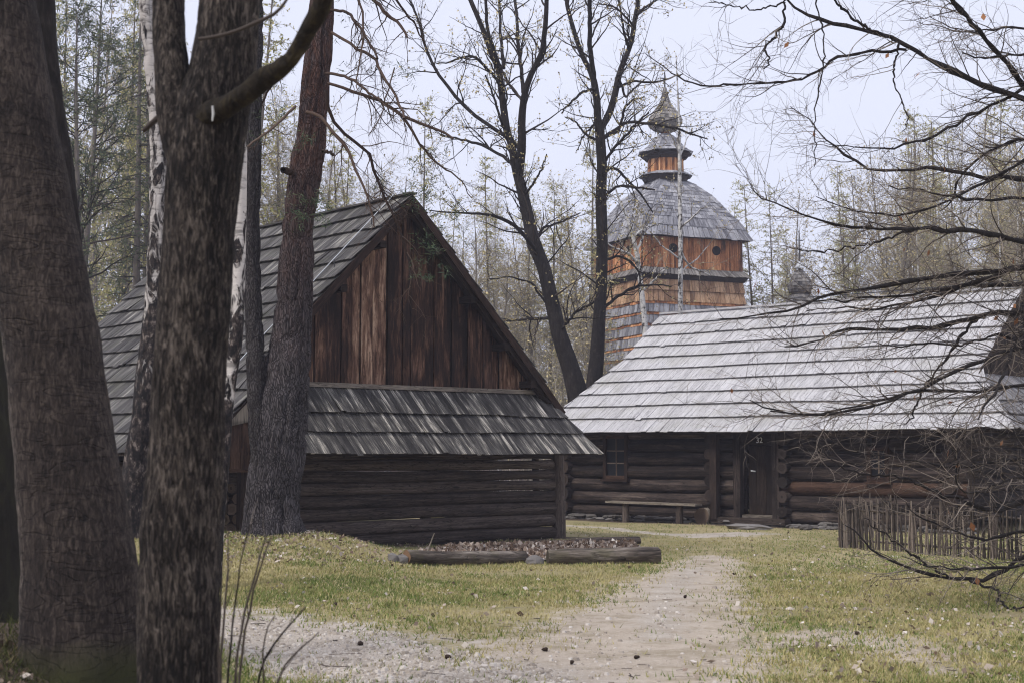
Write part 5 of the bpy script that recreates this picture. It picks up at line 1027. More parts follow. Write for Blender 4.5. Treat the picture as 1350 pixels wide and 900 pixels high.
# ------------------------------------------------------------------ the tree at the right whose branches sweep across the view
RX, RY = 7.9, 15.6
rt = thing('spreading_tree', 'bare spreading tree whose long low branches sweep in over the roof and fence', 'tree', (RX, RY, float(gz(RX, RY))), 0)
zt = lambda z: np.array([RX, RY, z])
trunk_part('trunk', [(RX, RY, -.2), (RX - .02, RY, 2), (RX + .1, RY + .1, 5), (RX + .2, RY, 9)], [.27, .22, .19, .12], M['dark_bark'], rt, nseg=40, nring=100, depth=.02, sc=(9, 2), flare=.3)
RB_ = [[(1375, 140, 10), (1330, 124, 9), (1290, 112, 8.5), (1250, 90, 8), (1215, 72, 7), (1195, 60, 6.5), (1180, 51, 6), (1140, 40, 5.5), (1100, 30, 5), (1065, 25, 4), (1050, 12, 3.5), (1035, -4, 3)],
 [(1195, 66, 4), (1168, 66, 4), (1140, 68, 3.6), (1115, 72, 4), (1075, 95, 3.6), (1050, 107, 3.4), (1000, 110, 3), (960, 113, 2.8), (930, 114, 2.4), (905, 107, 2), (870, 85, 1.6), (850, 70, 1.2)],
 [(1185, 55, 4), (1160, 45, 4), (1130, 28, 3.6), (1110, 10, 3.4), (1095, -5, 3)],
 [(1375, 145, 9), (1345, 105, 8.5), (1310, 65, 8), (1275, 25, 7), (1250, -5, 6.5), (1225, -40, 5)],
 [(1036, -10, 4), (1034, 30, 3.6), (1022, 48, 3.4), (1007, 63, 3), (1012, 75, 2.6), (1015, 82, 2.2), (1008, 92, 1.6)], [(1035, 4, 3), (1000, 14, 2.2), (960, 7, 1.6), (935, 2, 1.2)],
 [(1074, -10, 2.4), (1084, 40, 2.2), (1085, 80, 2.2), (1080, 115, 2), (1075, 150, 1.8), (1073, 185, 1.6), (1075, 222, 1)],
 [(1185, 58, 3.4), (1182, 75, 3), (1178, 95, 2.4), (1180, 115, 2.2), (1192, 140, 2), (1197, 160, 1.8), (1188, 172, 1.2)],
 [(1375, 238, 7), (1330, 235, 6), (1280, 234, 5.5), (1250, 222, 5), (1215, 221, 4.6), (1170, 228, 4.2), (1140, 220, 3.6), (1115, 203, 3), (1095, 192, 2.4), (1080, 175, 2), (1065, 155, 1.6), (1040, 140, 1)],
 [(1375, 100, 5), (1330, 128, 4.4), (1266, 160, 4), (1235, 178, 3.4), (1211, 186, 3.2), (1185, 195, 2.8), (1159, 195, 2.2), (1125, 192, 1.6), (1096, 192, 1.2)],
 [(1375, 322, 9), (1350, 319, 8), (1318, 313, 7.5), (1298, 307, 7), (1252, 304, 6.5), (1211, 300, 6), (1165, 302, 5), (1130, 300, 4.4), (1101, 296, 4), (1061, 284, 3), (1030, 273, 2.4), (1009, 264, 2), (989, 247, 1.2)],
 [(1211, 300, 4), (1180, 312, 3.6), (1150, 322, 3), (1120, 325, 2.6), (1085, 333, 2.2), (1060, 330, 1.8), (1030, 325, 1.2)],
 [(1375, 195, 5), (1350, 212, 4.5), (1298, 241, 4), (1269, 255, 3.6), (1226, 275, 3.4), (1182, 287, 3), (1142, 281, 2.4), (1104, 273, 1.8), (1078, 258, 1.2)],
 [(1375, 352, 9), (1350, 354, 8), (1321, 356, 7.5), (1295, 361, 7), (1240, 364, 6.5), (1205, 368, 6), (1159, 380, 5), (1136, 382, 4.4), (1096, 388, 4), (1065, 398, 3.4), (1032, 411, 3), (994, 417, 2.4), (950, 421, 1.4)],
 [(1375, 375, 6), (1350, 374, 5.5), (1298, 375, 5), (1240, 380, 4.5), (1200, 391, 4), (1160, 391, 3.4), (1125, 394, 3), (1060, 398, 1.6)],
 [(1375, 345, 7), (1350, 352, 6.5), (1290, 372, 6), (1250, 385, 5), (1200, 400, 4), (1150, 408, 3), (1100, 405, 2), (1062, 412, 1.4)],
 [(1375, 412, 8), (1350, 412, 7.5), (1293, 415, 7), (1273, 423, 6.5), (1220, 433, 6), (1180, 435, 5), (1147, 435, 4.4), (1117, 432, 4), (1095, 440, 3.4), (1073, 450, 3), (1053, 460, 2.4), (1033, 457, 1.4)],
 [(1375, 445, 7), (1350, 457, 6.5), (1300, 473, 6), (1250, 493, 5.5), (1220, 513, 5), (1193, 520, 4.6), (1160, 533, 4.2), (1130, 540, 4), (1085, 548, 3.4), (1040, 545, 2.6), (1010, 535, 2), (990, 530, 1.4)],
 [(1375, 500, 6), (1350, 507, 5), (1283, 517, 4.6), (1207, 515, 4), (1153, 528, 3.4), (1113, 543, 3), (1060, 547, 2.4), (1017, 540, 1.6)],
 [(1300, 414, 5), (1284, 425, 4.6), (1267, 443, 4.4), (1250, 467, 4), (1232, 490, 3.4), (1215, 515, 3), (1205, 545, 2.4), (1190, 560, 1.4)],
 [(1375, 645, 9), (1340, 668, 8.5), (1308, 674, 8), (1290, 669, 7.5), (1272, 657, 7)], [(1270, 656, 5), (1258, 657, 5), (1230, 646, 4.4), (1199, 632, 4), (1180, 627, 3.6), (1137, 623, 3), (1105, 613, 2.4), (1087, 598, 2), (1080, 582, 1.2)],
 [(1375, 725, 8), (1350, 733, 7), (1336, 748, 7), (1306, 761, 7), (1278, 764, 6.5), (1250, 760, 6), (1228, 758, 5), (1200, 750, 4.4), (1180, 740, 4), (1160, 734, 3.4), (1146, 726, 3), (1132, 704, 2.4), (1110, 690, 1.4)],
 [(1250, 760, 4), (1236, 752, 4), (1215, 740, 3.6), (1195, 725, 3), (1170, 705, 2.4), (1152, 694, 1.8), (1140, 680, 1.2)],
 [(1278, 764, 4.4), (1300, 772, 4), (1318, 778, 3.6), (1316, 790, 3.4), (1325, 800, 3.4), (1340, 802, 3), (1360, 796, 2.6)],
 [(1375, 730, 5), (1345, 745, 4.4), (1306, 748, 4), (1270, 751, 3.6), (1250, 750, 3), (1225, 745, 2.4), (1190, 733, 1.4)],
 [(1375, 602, 5), (1340, 605, 4), (1290, 612, 3.6), (1250, 617, 3), (1200, 605, 2.4), (1150, 600, 2), (1110, 590, 1.6), (1090, 575, 1)],
 [(1375, 570, 5), (1320, 568, 4), (1280, 562, 3.4), (1240, 570, 3), (1200, 575, 2.4), (1160, 577, 1.8), (1120, 572, 1)],
 [(1375, 640, 5), (1340, 625, 4), (1310, 640, 3.4), (1280, 655, 3), (1262, 640, 2.4), (1260, 610, 1.6), (1262, 590, 1)],
 [(1375, 700, 6), (1340, 700, 5), (1310, 712, 4.4), (1270, 705, 3.6), (1230, 690, 2.8), (1210, 680, 2), (1195, 660, 1.2)],
 [(1375, 180, 5), (1320, 190, 4), (1290, 210, 3.4), (1262, 235, 3), (1258, 262, 2.4), (1240, 280, 1.6)], [(1375, 260, 5), (1330, 262, 4.4), (1285, 265, 4), (1240, 255, 3), (1200, 250, 2), (1170, 243, 1.2)],
 [(1375, 420, 6), (1345, 438, 5), (1330, 470, 4.4), (1322, 500, 3.6), (1300, 530, 2.8), (1290, 552, 2)], [(1350, 457, 4), (1320, 440, 3.6), (1270, 455, 3), (1230, 452, 2.4), (1180, 458, 1.8), (1150, 450, 1)],
 [(1375, 40, 4), (1330, 35, 3.4), (1290, 42, 2.8), (1255, 38, 2), (1225, 22, 1.2)], [(1375, 75, 4), (1335, 72, 3.4), (1305, 78, 2.8), (1270, 70, 2)]]
rl = []
for k, t_ in enumerate(RB_):
    y0 = 15.2 + .5 * math.sin(k * 2.4); dy = 1.6 * math.sin(k * 1.7 + .6) - .5
    if t_[0][0] < 1370: y0 = 15.0 + .5 * math.sin(k); dy *= .4
    P, R = px_line(t_, y0, dy); R = R * (.95 if t_[0][1] < 560 else .85)
    if t_[0][0] >= 1370:                       # run back to the trunk beyond the frame
        zz = max(P[0][2] * .85 + .5, .9); P = np.concatenate([[zt(zz)], [(P[0] + zt(P[0][2])) / 2 + np.array([0, 0, .05])], P]); R = np.concatenate([[R[0] * 1.3, R[0] * 1.1], R])
    rl.append((P, R))
# join the side branches to the branches they leave: same distance where they fork
def snap(child, parent):
    P, R = rl[child]; Q, _ = rl[parent]; d = [abs((q - P[0])[0]) + abs((q - P[0])[2]) for q in Q]; q = Q[int(np.argmin(d))]; t = np.linspace(1, 0, len(P))[:, None] ** .8
    k = (q[1] / P[0][1] - 1) * t; rl[child] = (np.array([0, 0, EYE]) + (P - [0, 0, EYE]) * (1 + k), R)
for c_, p_ in ((1, 0), (2, 0), (4, 0), (5, 4), (7, 0), (11, 10), (19, 16), (21, 20), (23, 22), (24, 22)): snap(c_, p_)
for P, R in rl:
    g = Geo(); q, r = batch([(P, R)], 34); r = r * (1 + .16 * rng.normal(size=r.shape)).clip(.7, 1.5); g.tubes(rough_up(q, .011), r, 8); shift(g, rt.location); part('branch', g, M['dark_bark'], rt)
P1, R1 = batch(rl, 26)
wl = np.array([1.0 if t_[0][0] >= 1370 else .6 for t_ in RB_]); wl[6] = .05; wl[0] *= .9
P2, R2 = spawn(P1, R1, 1000, (.2, 1), (28, 62), (.3, 1.3), 10, .5, .0, .15, .0, .0035, .35, bias=(-.25, 0, 0), rcap=.0075, wl=wl)
P3, R3 = spawn(P2, R2, 3600, (.12, 1), (28, 62), (.15, .6), 7, .6, .02, .17, .0, .0026, .3)
P4, R4 = spawn(P3, R3, 4200, (.15, 1), (28, 62), (.08, .28), 4, .75, .0, .2, 0, .0021)
g = Geo()
for a_, b_, n_ in ((P2, R2, 4), (P3, R3, 3), (P4, R4, 3)): g.tubes(a_, b_, n_, 0, rng.random(len(a_)) ** 1.4)
lf = along(P3, 46, (.7, 1)); g.flakes(lf, .075, 1, None, .55, np.tile([0, 0, -1.], (46, 1)))
shift(g, rt.location); part('crown', g, [M['grey_twig'], M['hang_leaf']], rt)

# ------------------------------------------------------------------ the wood behind: a few tree forms, each copied as trees of their own
def form_larch(h, seed, bare=.5):
    global rng; keep = rng; rng = np.random.default_rng(seed)
    n = 14; z = np.linspace(0, h, n); P = np.stack([.25 * np.sin(z * .2 + seed), .2 * np.cos(z * .17 + seed), z], -1); R = np.linspace(.13, .012, n) * h / 16
    t = Geo(); t.tubes(P[None], R[None], 8)
    B, Q = spawn(P[None], R[None], 170, (.22, .99), (70, 95), (.5, 2.2), 7, .35, .0, .1, .015, .009, .0, rcap=.02)
    s = np.clip((B[:, 0, 2] / h), 0, 1); k = np.clip(1.25 - s, .12, 1)[:, None, None]; B = B[:, :1] + (B - B[:, :1]) * k
    C, D = spawn(B, Q, 700, (.2, 1), (35, 75), (.2, .75), 5, .6, -.05, .18, -.05, .007)
    c = Geo(); c.tubes(B, Q, 3, 0, rng.random(len(B))); c.tubes(C, D, 3, 0, rng.random(len(C))); c.flakes(along(C, 4200, (.1, 1)), .085, 1, None, .5); c.flakes(along(B, 1600, (.2, 1)), .08, 1, None, .5)
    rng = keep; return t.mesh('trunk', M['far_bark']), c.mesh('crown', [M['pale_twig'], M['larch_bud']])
def form_bare(h, seed, buds=3200, up=.25, spread=1., trunk_mat='far_bark', lo=.25):
    global rng; keep = rng; rng = np.random.default_rng(seed)
    n = 14; z = np.linspace(0, h, n); P = np.stack([.5 * np.sin(z * .22 + seed), .4 * np.cos(z * .25 + seed * 2), z], -1); R = np.linspace(.14, .014, n) * h / 15
    t = Geo(); t.tubes(P[None], R[None], 8)
    B, Q = spawn(P[None], R[None], 46, (lo, .98), (25, 60), (1.2 * spread, 4.2 * spread), 10, .5, up, .11, .05, .012, .6, rcap=.06)
    C, D = spawn(B, Q, 330, (.15, 1), (25, 60), (.6, 1.7), 7, .55, .12, .15, .02, .0075, .3)
    E_, F_ = spawn(C, D, 1700, (.1, 1), (25, 60), (.25, .9), 5, .65, .03, .2, -.01, .0055)
    c = Geo(); c.tubes(B, Q, 4, 0, rng.random(len(B))); c.tubes(C, D, 3, 0, rng.random(len(C))); c.tubes(E_, F_, 3, 0, rng.random(len(E_)))
    if buds: c.flakes(along(E_, buds, (.3, 1)), .09, 1, None, .7)
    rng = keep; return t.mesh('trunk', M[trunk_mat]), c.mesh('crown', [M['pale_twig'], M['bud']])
def form_spruce(h, seed, pine=False):
    global rng; keep = rng; rng = np.random.default_rng(seed)
    n = 12; z = np.linspace(0, h, n); P = np.stack([.15 * np.sin(z * .2 + seed), .15 * np.cos(z * .2), z], -1); R = np.linspace(.19, .02, n) * h / 17
    t = Geo(); t.tubes(P[None], R[None], 8)
    if pine: B, Q = spawn(P[None], R[None], 60, (.45, .99), (50, 85), (.8, 2.8), 8, .4, .15, .16, .03, .012, rcap=.04)
    else:
        B, Q = spawn(P[None], R[None], 190, (.12, .99), (80, 105), (.8, 2.6), 7, .35, -.05, .08, -.05, .01, rcap=.025); s = np.clip(B[:, 0, 2] / h, 0, 1); k = np.clip(1.12 - s, .1, 1)[:, None, None]; B = B[:, :1] + (B - B[:, :1]) * k
    C, D = spawn(B, Q, 900, (.25, 1), (30, 70), (.25, .8), 5, .6, -.1 if not pine else .1, .15, -.04, .007)
    c = Geo(); c.tubes(B, Q, 3, 0, rng.random(len(B))); c.tubes(C, D, 3, 0, rng.random(len(C)))
    pts = along(C, 7000, (.1, 1)); c.flakes(pts, .17, 1, None, .16); 
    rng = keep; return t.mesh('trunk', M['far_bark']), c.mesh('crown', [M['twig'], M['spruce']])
FORMS = {'larch_tree': [form_larch(16, 101), form_larch(16, 102)], 'bare_tree': [form_bare(15, 111), form_bare(15, 112, 1800, .3), form_bare(15, 113, 4200, .15, 1.1)],
         'slim_tree': [form_bare(15, 121, 500, .5, .6, 'tower_birch'), form_bare(15, 122, 900, .55, .55, 'far_bark')], 'spruce_tree': [form_spruce(17, 131), form_spruce(17, 132)], 'pine_tree': [form_spruce(17, 141, True)]}
FH = {'larch_tree': 16, 'bare_tree': 15, 'slim_tree': 15, 'spruce_tree': 17, 'pine_tree': 17}
WORDS = {'larch_tree': 'pale larch', 'bare_tree': 'bare spreading tree', 'slim_tree': 'slim upswept tree', 'spruce_tree': 'green spruce', 'pine_tree': 'green pine'}
MARKS = [(60, 'left of the thick leaning trunk'), (160, 'between leaning trunk and leaning birch'), (240, 'behind the leaning birch'), (330, 'behind the forked trunk'), (440, 'behind the two-stemmed pine'), (540, 'over the barn ridge'), (610, 'just right of the barn gable peak'),
         (690, 'left of the leaning budding tree'), (765, 'between the two budding trees'), (900, 'left of the church tower'), (1050, 'right of the church tower'), (1110, 'behind the ridge turret'), (1180, 'behind the middle of the cottage ridge'), (1270, 'behind the right half of the cottage ridge'), (9999, 'behind the right end of the cottage ridge')]
def wood_tree(kind, px, Y, top_py, zone, group):
    x = (px - 675) / FPX * Y; z = float(gz(x, Y)); top = at(px, top_py, Y)[2] - z; tm, cm = FORMS[kind][rng.integers(len(FORMS[kind]))]
    s = max(.35, top / FH[kind]); w = s ** .55 if s > 1 else s ** .7
    mk = next(w_ for lim, w_ in MARKS if px < lim); row = 'front row' if Y < 56 else 'middle row' if Y < 70 else 'far row'
    r = thing(kind, f'{WORDS[kind]} {mk}, {row}' if zone in (ZL, ZM, ZR) or zone.startswith('in the wood') else f'{WORDS[kind]} {zone}', 'tree', (x, Y, z - .05), rng.random() * 6.28, group); r.scale = (w, w, s); r.rotation_euler[0] = rng.normal(0, .03); r.rotation_euler[1] = rng.normal(0, .03)
    link('trunk', tm, r); link('crown', cm, r); return r
ZL, ZM, ZR, ZG = 'in the wood left of the barn roof ridge', 'in the wood between the barn gable and the church', 'in the wood behind the cottage ridge', 'in the gap right of the church tower'
def sow(n, px0, px1, Y0, Y1, top0, top1, kinds, zone, group):
    for k in range(n):
        px = px0 + (px1 - px0) * (k + .5 + rng.normal(0, .75)) / n; Y = Y0 + (Y1 - Y0) * rng.random(); kd = kinds[rng.integers(len(kinds))]
        wood_tree(kd, px, Y, top0 + (top1 - top0) * rng.random(), zone, group)
G1, G2, G3 = 'trees of the wood left of the barn ridge', 'trees of the wood between barn and church', 'trees of the wood behind the cottage'
sow(10, -20, 330, 46, 64, -120, 60, ['larch_tree', 'bare_tree', 'larch_tree', 'slim_tree'], ZL, G1)
sow(6, 70, 230, 66, 86, -40, 90, ['larch_tree', 'spruce_tree', 'bare_tree'], ZL, G1)
wood_tree('pine_tree', 118, 38, 20, 'with loose needles just left of the leaning birch', G1); wood_tree('spruce_tree', 165, 50, -40, 'rising beside the leaning birch', G1); wood_tree('pine_tree', 86, 46, -20, ZL, G1)
sow(9, 300, 460, 50, 70, 110, 215, ['bare_tree', 'slim_tree', 'larch_tree'], ZL, G1)
wood_tree('spruce_tree', 497, 60, 215, 'peeping over the barn ridge', G1)
sow(7, 440, 560, 52, 75, 190, 260, ['bare_tree', 'slim_tree', 'bare_tree'], 'in the wood above the barn ridge', G1)
sow(12, 570, 790, 50, 64, 240, 350, ['bare_tree', 'slim_tree', 'bare_tree'], ZM, G2)
sow(8, 560, 790, 66, 95, 200, 310, ['larch_tree', 'slim_tree', 'larch_tree'], ZM, G2)
for px, y in ((572, 130), (640, 200), (765, 165), (726, 230)): wood_tree('larch_tree', px, 60 + 10 * rng.random(), y, ZM, G2)
for px, y, Y in ((1003, 238, 72), (1011, 246, 73)): wood_tree('larch_tree', px, Y, y, ZG, G3)
for px, y, Y in ((965, 262, 95), (945, 268, 96), (1040, 300, 92), (1028, 330, 88)): wood_tree('larch_tree', px, Y, y, 'far off in the gap right of the church tower', G3)
sow(5, 1070, 1150, 84, 98, 190, 300, ['larch_tree', 'bare_tree'], ZR, G3)
sow(14, 1175, 1450, 50, 70, 120, 220, ['bare_tree', 'slim_tree', 'bare_tree', 'larch_tree'], ZR, G3)
sow(13, 1120, 1440, 78, 95, 140, 230, ['bare_tree', 'larch_tree'], ZR, G3)
sow(6, 1180, 1360, 44, 52, 250, 330, ['bare_tree', 'slim_tree'], ZR, G3)
def single_out():
    seen = {}
    for o in COL.objects:
        if o.get('group') in (G1, G2, G3): seen.setdefault(o['label'], []).append(o)
    for lab, os_ in seen.items():
        if len(os_) < 2: continue
        os_.sort(key=lambda o: o.location.x / o.location.y); n = len(os_)
        for k, o in enumerate(os_):
            o['label'] = ('left' if k == 0 else 'right' if n == 2 else 'rightmost' if k == n - 1 else 'middle' if n == 3 else ['', 'second', 'third', 'fourth', 'fifth', 'sixth', 'seventh', 'eighth'][min(k, 7)]) + (' of two: ' if n == 2 else ' of several: ') + lab
single_out()
# the tangle of young growth under the trees
def thicket(name, n, boxes, h, buds):
    g = Geo(); P0 = []
    for (px0, px1, Y0, Y1, w) in boxes:
        m_ = int(n * w); Yv = Y0 + (Y1 - Y0) * rng.random(m_); px = px0 + (px1 - px0) * rng.random(m_); x = (px - 675) / FPX * Yv; P0.append(np.stack([x, Yv, gz(x, Yv)], -1))
    P0 = np.concatenate(P0); m_ = len(P0); d = nrm(np.stack([rng.normal(0, .22, m_), rng.normal(0, .22, m_), np.ones(m_)], -1)); ln = h * (.45 + .75 * rng.random(m_)); N = 8; out = [P0]
    for k in range(N - 1): d = nrm(d + rng.normal(size=(m_, 3)) * .1 + Zup * .03); out.append(out[-1] + d * (ln / (N - 1))[:, None])
    P = np.stack(out, 1); R = (.012 + .02 * rng.random(m_))[:, None] * np.linspace(1, .25, N)[None]
    B, Q = spawn(P, R, m_ * 7, (.2, 1), (25, 60), (.5, 1.8), 6, .55, .15, .16, .02, .008, .3); C, D = spawn(B, Q, m_ * 20, (.1, 1), (25, 60), (.25, .8), 4, .7, .03, .2, 0, .007)
    for a_, b_ in ((P, R), (B, Q), (C, D)): g.tubes(a_, b_, 3, 0, rng.random(len(a_)))
    g.flakes(along(C, int(m_ * buds), (.3, 1)), .085, 1, None, .7); part(name, g, [M['pale_twig'], M['bud']], kind='stuff')
thicket('undergrowth', 430, [(560, 800, 45, 62, .42), (-60, 300, 54, 70, .2), (1150, 1440, 50, 66, .24)], 5.5, 34)
thicket('distant_wood', 480, [(-120, 420, 86, 120, .3), (420, 830, 86, 118, .3), (930, 1080, 96, 125, .12), (1100, 1500, 88, 120, .22)], 10.5, 14)

# ------------------------------------------------------------------ ground cover: grass blades, dead leaves, stones, cones, twigs
def scatter(n, px0, px1, py0, py1):
    """points on the ground, spread evenly in the view so that near and far are equally covered"""
    px = px0 + (px1 - px0) * rng.random(n); py = py0 + (py1 - py0) * rng.random(n) ** .9; Yv = np.full(n, 20.); u = (px - 675) / FPX; v = (450 - py) / FPX
    s = (ST + v * CT) / (CT - v * ST)
    for _ in range(40):
        x = u * Yv / (CT - v * ST); Yv = .5 * Yv + .5 * (gz(x, Yv) - EYE) / np.minimum(s, -.002); Yv = np.clip(Yv, 3.5, 60)
    x = u * Yv / (CT - v * ST); ok = Yv < 42
    return np.stack([x, Yv, gz(x, Yv)], -1)[ok]
p = np.concatenate([scatter(60000, -60, 1420, 690, 800), scatter(70000, -60, 1420, 740, 930)]); a_, b_, c_ = masks(p[:, 0], p[:, 1])
nz_ = vn2(p[:, 0], p[:, 1], .8, 41); nf = vn2(p[:, 0], p[:, 1], 3.2, 42)
keep = (np.maximum(a_, b_) * 1.1 + c_ * .6 + (nf - .5) * 1.1 + .32 * rng.normal(size=len(p)) < .4) & (nz_ * .6 + nf * .6 > .5 + .3 * (rng.random(len(p)) - .5))
inb = (np.abs((p[:, 0] - BX) * math.cos(BPHI) + (p[:, 1] - BY) * math.sin(BPHI)) < 3.7) & ((-(p[:, 0] - BX) * math.sin(BPHI) + (p[:, 1] - BY) * math.cos(BPHI)) > -.05)
ina = ((p[:, 0] - CX) * math.cos(CPHI) + (p[:, 1] - CY) * math.sin(CPHI)) > .35
p = p[keep & ~inb & ~ina & ~((p[:, 0] < -1.9) & (p[:, 1] < 9.8))]; nz_ = vn2(p[:, 0], p[:, 1], .8, 41)
per = 3; q = np.repeat(p, per, 0); m_ = len(q); q[:, :2] += rng.normal(0, .03, (m_, 2)); h = (.016 + .03 * rng.random(m_)) * (.3 + 1.5 * vn2(q[:, 0], q[:, 1], 3.5, 44)); d = np.stack([rng.normal(0, .5, m_), rng.normal(0, .5, m_), np.ones(m_)], -1)
wd = .0045 + .004 * rng.random(m_); e = nrm(np.stack([rng.normal(size=m_), rng.normal(size=m_), np.zeros(m_)], -1)) * wd[:, None]
V = np.stack([q - e - Zup * .005, q + e - Zup * .005, q + d * h[:, None]], 1)
gr = vn2(q[:, 0], q[:, 1], .55, 47) * .9 + .5 * vn2(q[:, 0], q[:, 1], 2.3, 48); tint = np.clip(1.75 - gr * 1.45 + rng.normal(0, .2, m_), .02, .98)
near_house = np.exp(-np.maximum(0, -((q[:, 0] - CX) * math.cos(CPHI) + (q[:, 1] - CY) * math.sin(CPHI)) - .5) / 2.5); tint = np.clip(tint - .45 * near_house, .02, .98)
g = Geo(); g.add(V.reshape(-1, 3), np.concatenate([np.arange(3 * m_).reshape(m_, 3), np.arange(2, 3 * m_, 3)[:, None]], 1), None, tint, 0); part('grass', g, M['grass'], kind='stuff')
p = np.concatenate([scatter(2400, 180, 1400, 700, 900), scatter(1500, 900, 1400, 700, 900), scatter(300, 290, 520, 700, 740)]); g = Geo(); a_, b_, c_ = masks(p[:, 0], p[:, 1]); p = p[np.maximum(a_, b_) < .3 + .7 * (rng.random(len(p)) < .12)]; sz = .022 + .045 * rng.random(len(p)) ** 2.5
g.flakes(p + Zup * .015, sz, 0, np.clip(rng.random(len(p)) ** .55, 0, .99), .75, np.stack([rng.normal(size=len(p)), rng.normal(size=len(p)), np.full(len(p), .18)], -1)); part('fallen_leaves', g, M['dead_leaf'], kind='stuff')
# fallen twigs and bark crumbs strewn over the ground
p = scatter(170, 200, 1400, 715, 905); m_ = len(p); a_ = rng.random(m_) * 6.28; ln = (.04 + .22 * rng.random(m_) ** 3)[:, None]; d = np.stack([np.cos(a_), np.sin(a_), np.zeros(m_)], -1) * ln
P_ = np.stack([p, p + d * .35 + Zup * .008 + rng.normal(size=p.shape) * .008, p + d * .7 + rng.normal(size=p.shape) * .008, p + d], 1); P_[..., 2] = gz(P_[..., 0], P_[..., 1]) + .012
g = Geo(); g.tubes(P_, np.broadcast_to((.002 + .003 * rng.random(m_) ** 2)[:, None], (m_, 4)).copy(), 4, 0, rng.random(m_)); part('fallen_twigs', g, M['grey_twig'], kind='stuff')
p = scatter(700, 270, 560, 690, 745); p = np.concatenate([p, np.stack([rng.normal(-3.4, .75, 500), rng.normal(19.6, .5, 500), np.zeros(500)], -1), np.stack([rng.normal(-2.4, .45, 420), rng.normal(7.6, .4, 420), np.zeros(420)], -1)]); p[:, 2] = gz(p[:, 0], p[:, 1]); n_ = len(p)
g = Geo(); g.flakes(p + Zup * .012, .03 + .03 * rng.random(n_), 0, rng.random(n_) * .75, .7, np.stack([rng.normal(size=n_), rng.normal(size=n_), np.full(n_, .15)], -1)); part('brown_litter_and_foot_shade', g, M['dead_leaf'], kind='stuff')  # brown leaves; the ring at the pine foot doubles as painted contact shade
# gravel: small flattened stones on the road and paths
p = np.concatenate([scatter(16000, 180, 820, 770, 920), scatter(5000, 730, 1000, 690, 900)]); a_, b_, c_ = masks(p[:, 0], p[:, 1]); keep = (b_ + (vn2(p[:, 0], p[:, 1], 2, 51) - .5) * .8 > .55) | ((a_ > .6) & (rng.random(len(p)) < .12)); p = p[keep]
m_ = len(p); r = .006 + .02 * rng.random(m_) ** 5 + .028 * rng.random(m_) ** 24; k = 5; th = np.arange(k) * 2 * np.pi / k
ring = np.stack([np.cos(th)[None] * r[:, None] * (.7 + .6 * rng.random((m_, k))), np.sin(th)[None] * r[:, None] * (.7 + .6 * rng.random((m_, k))), np.zeros((m_, k))], -1); low = p[:, None] + ring - Zup * .004; top = p[:, None] + ring * .62 + Zup * (r * (.4 + .3 * rng.random(m_)))[:, None, None]
V = np.concatenate([low, top], 1); b0 = np.arange(m_)[:, None] * 2 * k; F = [np.stack([b0[:, 0] + j, b0[:, 0] + (j + 1) % k, b0[:, 0] + k + (j + 1) % k, b0[:, 0] + k + j], -1) for j in range(k)] + [np.stack([b0[:, 0] + k, b0[:, 0] + k + 1, b0[:, 0] + k + 2, b0[:, 0] + k + 3], -1), np.stack([b0[:, 0] + k, b0[:, 0] + k + 3, b0[:, 0] + k + 4, b0[:, 0] + k + 4], -1)]
tn = rng.random(m_); g = Geo(); g.add(V.reshape(-1, 3), np.concatenate(F), None, np.tile(tn, k + 2), 0); part('gravel_stones', g, M['pebble'], kind='stuff')
CONES = ['on the gravel below the grass wedge', 'on the grass edge above the gravel road', 'on the grass in front of the hewn log', 'on the open gravel road', 'in the grass nearest below the upright stick', 'in the grass below the stone between the logs', 'where gravel and earth path join', 'on the right rim of the earth path near its top', 'in the middle of the upper earth path', 'in the grass just below the hewn log', 'in the lower half of the earth path', 'on the bare patch in the right-hand grass', 'at the tip of the grass wedge between the paths', 'on the grass above the road by the bare shoots']
for k, (px, py) in enumerate(((591, 868), (571, 812), (622, 785), (475, 850), (599, 771), (696, 786), (754, 875), (968, 757), (903, 788), (598, 770), (840, 868), (1130, 836), (718, 858), (442, 798))):
    q = ground_at(px, py); c0 = Geo(); c0.log([(-.026, 0, .015), (-.014, 0, .016), (.01, 0, .016), (.026, 0, .014)], [.009, .018, .016, .004], 8, rng.random(), 0, 0, .5); ob = part('pine_cone', c0, M['cone']); ob.location = q; ob.rotation_euler = (0, 0, k * 1.3)
    tag(ob, 'small dark pine cone ' + CONES[k], 'pine cone', 'fallen pine cones')
# thin bare shoots at the foot of the forked trunk
o = np.array([*ground_at(300, 925, 7)[:2], 0]); o[2] = float(gz(o[0], o[1])); sh = thing('bare_shrub', 'thin bare grey shoots rising beside the forked trunk', 'shrub', tuple(o))
sl_ = [[(286, 960, 4), (291, 860, 3.6), (297, 790, 3), (303, 745, 2.2), (300, 700, 1.4)], [(300, 960, 4), (312, 870, 3.6), (325, 790, 3), (338, 750, 2.6), (350, 705, 1.6)], [(305, 960, 4), (318, 860, 3.6), (335, 775, 3), (345, 740, 2.4), (358, 705, 1.6)],
       [(310, 960, 3.6), (345, 870, 3), (380, 825, 2.4), (402, 800, 1.4)], [(320, 950, 3.6), (370, 880, 3), (400, 850, 2.4), (420, 832, 1.4)], [(295, 960, 3.4), (300, 880, 3), (312, 780, 2.4), (318, 730, 1.6), (330, 690, 1)], [(340, 950, 3), (347, 900, 2.6), (345, 850, 2.2), (352, 825, 1.6), (362, 812, 1)], [(290, 900, 3), (288, 830, 2.6), (293, 770, 2), (290, 720, 1.2)]]
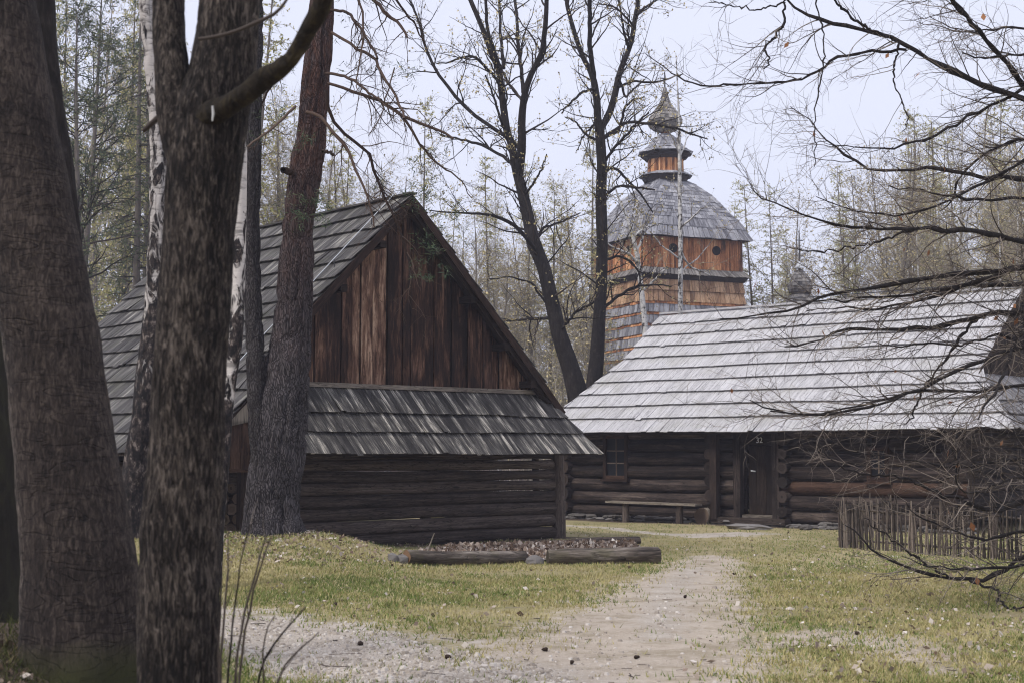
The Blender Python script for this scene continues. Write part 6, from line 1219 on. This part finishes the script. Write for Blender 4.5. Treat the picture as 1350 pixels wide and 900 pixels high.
ls = [px_line(t_, 6.4, .35 * math.sin(k * 2)) for k, t_ in enumerate(sl_)]
for P, R in ls: P[0][2] = min(P[0][2], o[2] + .02)
P1, R1 = batch(ls, 14); P2, R2 = spawn(P1, R1, 34, (.25, 1), (20, 45), (.06, .25), 6, .6, .3, .12, .03, .0018)
g = Geo(); g.tubes(rough_up(P1, .002), R1, 5, 0, .5 + .3 * rng.random(len(P1))); shift(g, o); part('shoot', g, M['twig'], sh, kind='stuff')
g = Geo(); g.tubes(P2, R2, 3, 0, rng.random(len(P2))); shift(g, o); part('twigs', g, M['grey_twig'], sh, kind='stuff')
# moss and coarse grass round the foot of the leaning trunk, coloured darker for the shadow there
m_ = 9000; q = np.stack([rng.normal(-2.6, .8, m_), rng.normal(7.6, .7, m_), np.zeros(m_)], -1); q[:, 2] = gz(q[:, 0], q[:, 1]); h = .03 + .09 * rng.random(m_) ** 2; d = np.stack([rng.normal(0, .6, m_), rng.normal(0, .6, m_), np.ones(m_)], -1); e = nrm(np.stack([rng.normal(size=m_), rng.normal(size=m_), np.zeros(m_)], -1)) * .003
V = np.stack([q - e, q + e, q + d * h[:, None]], 1); g = Geo(); g.add(V.reshape(-1, 3), np.concatenate([np.arange(3 * m_).reshape(m_, 3), np.arange(2, 3 * m_, 3)[:, None]], 1), None, rng.random(m_) * .6, 0); part('coarse_grass', g, M['shaded_moss_blade'], kind='stuff')

# ------------------------------------------------------------------ thin bluish haze volume, added to lift the dark tones and pale the distance
hz = Geo(); hz.box((-190, -8, -4), (190, 200, 34), 0, .5); hm = bpy.data.materials.new('haze'); hm.use_nodes = True; hn = hm.node_tree; hn.nodes.clear()
ho = hn.nodes.new('ShaderNodeOutputMaterial'); hp = hn.nodes.new('ShaderNodeVolumePrincipled'); hp.inputs['Color'].default_value = (.86, .86, 1, 1); hp.inputs['Density'].default_value = .0012; hp.inputs['Anisotropy'].default_value = .2
hn.links.new(hp.outputs[0], ho.inputs['Volume']); part('haze', hz, hm, kind='stuff')
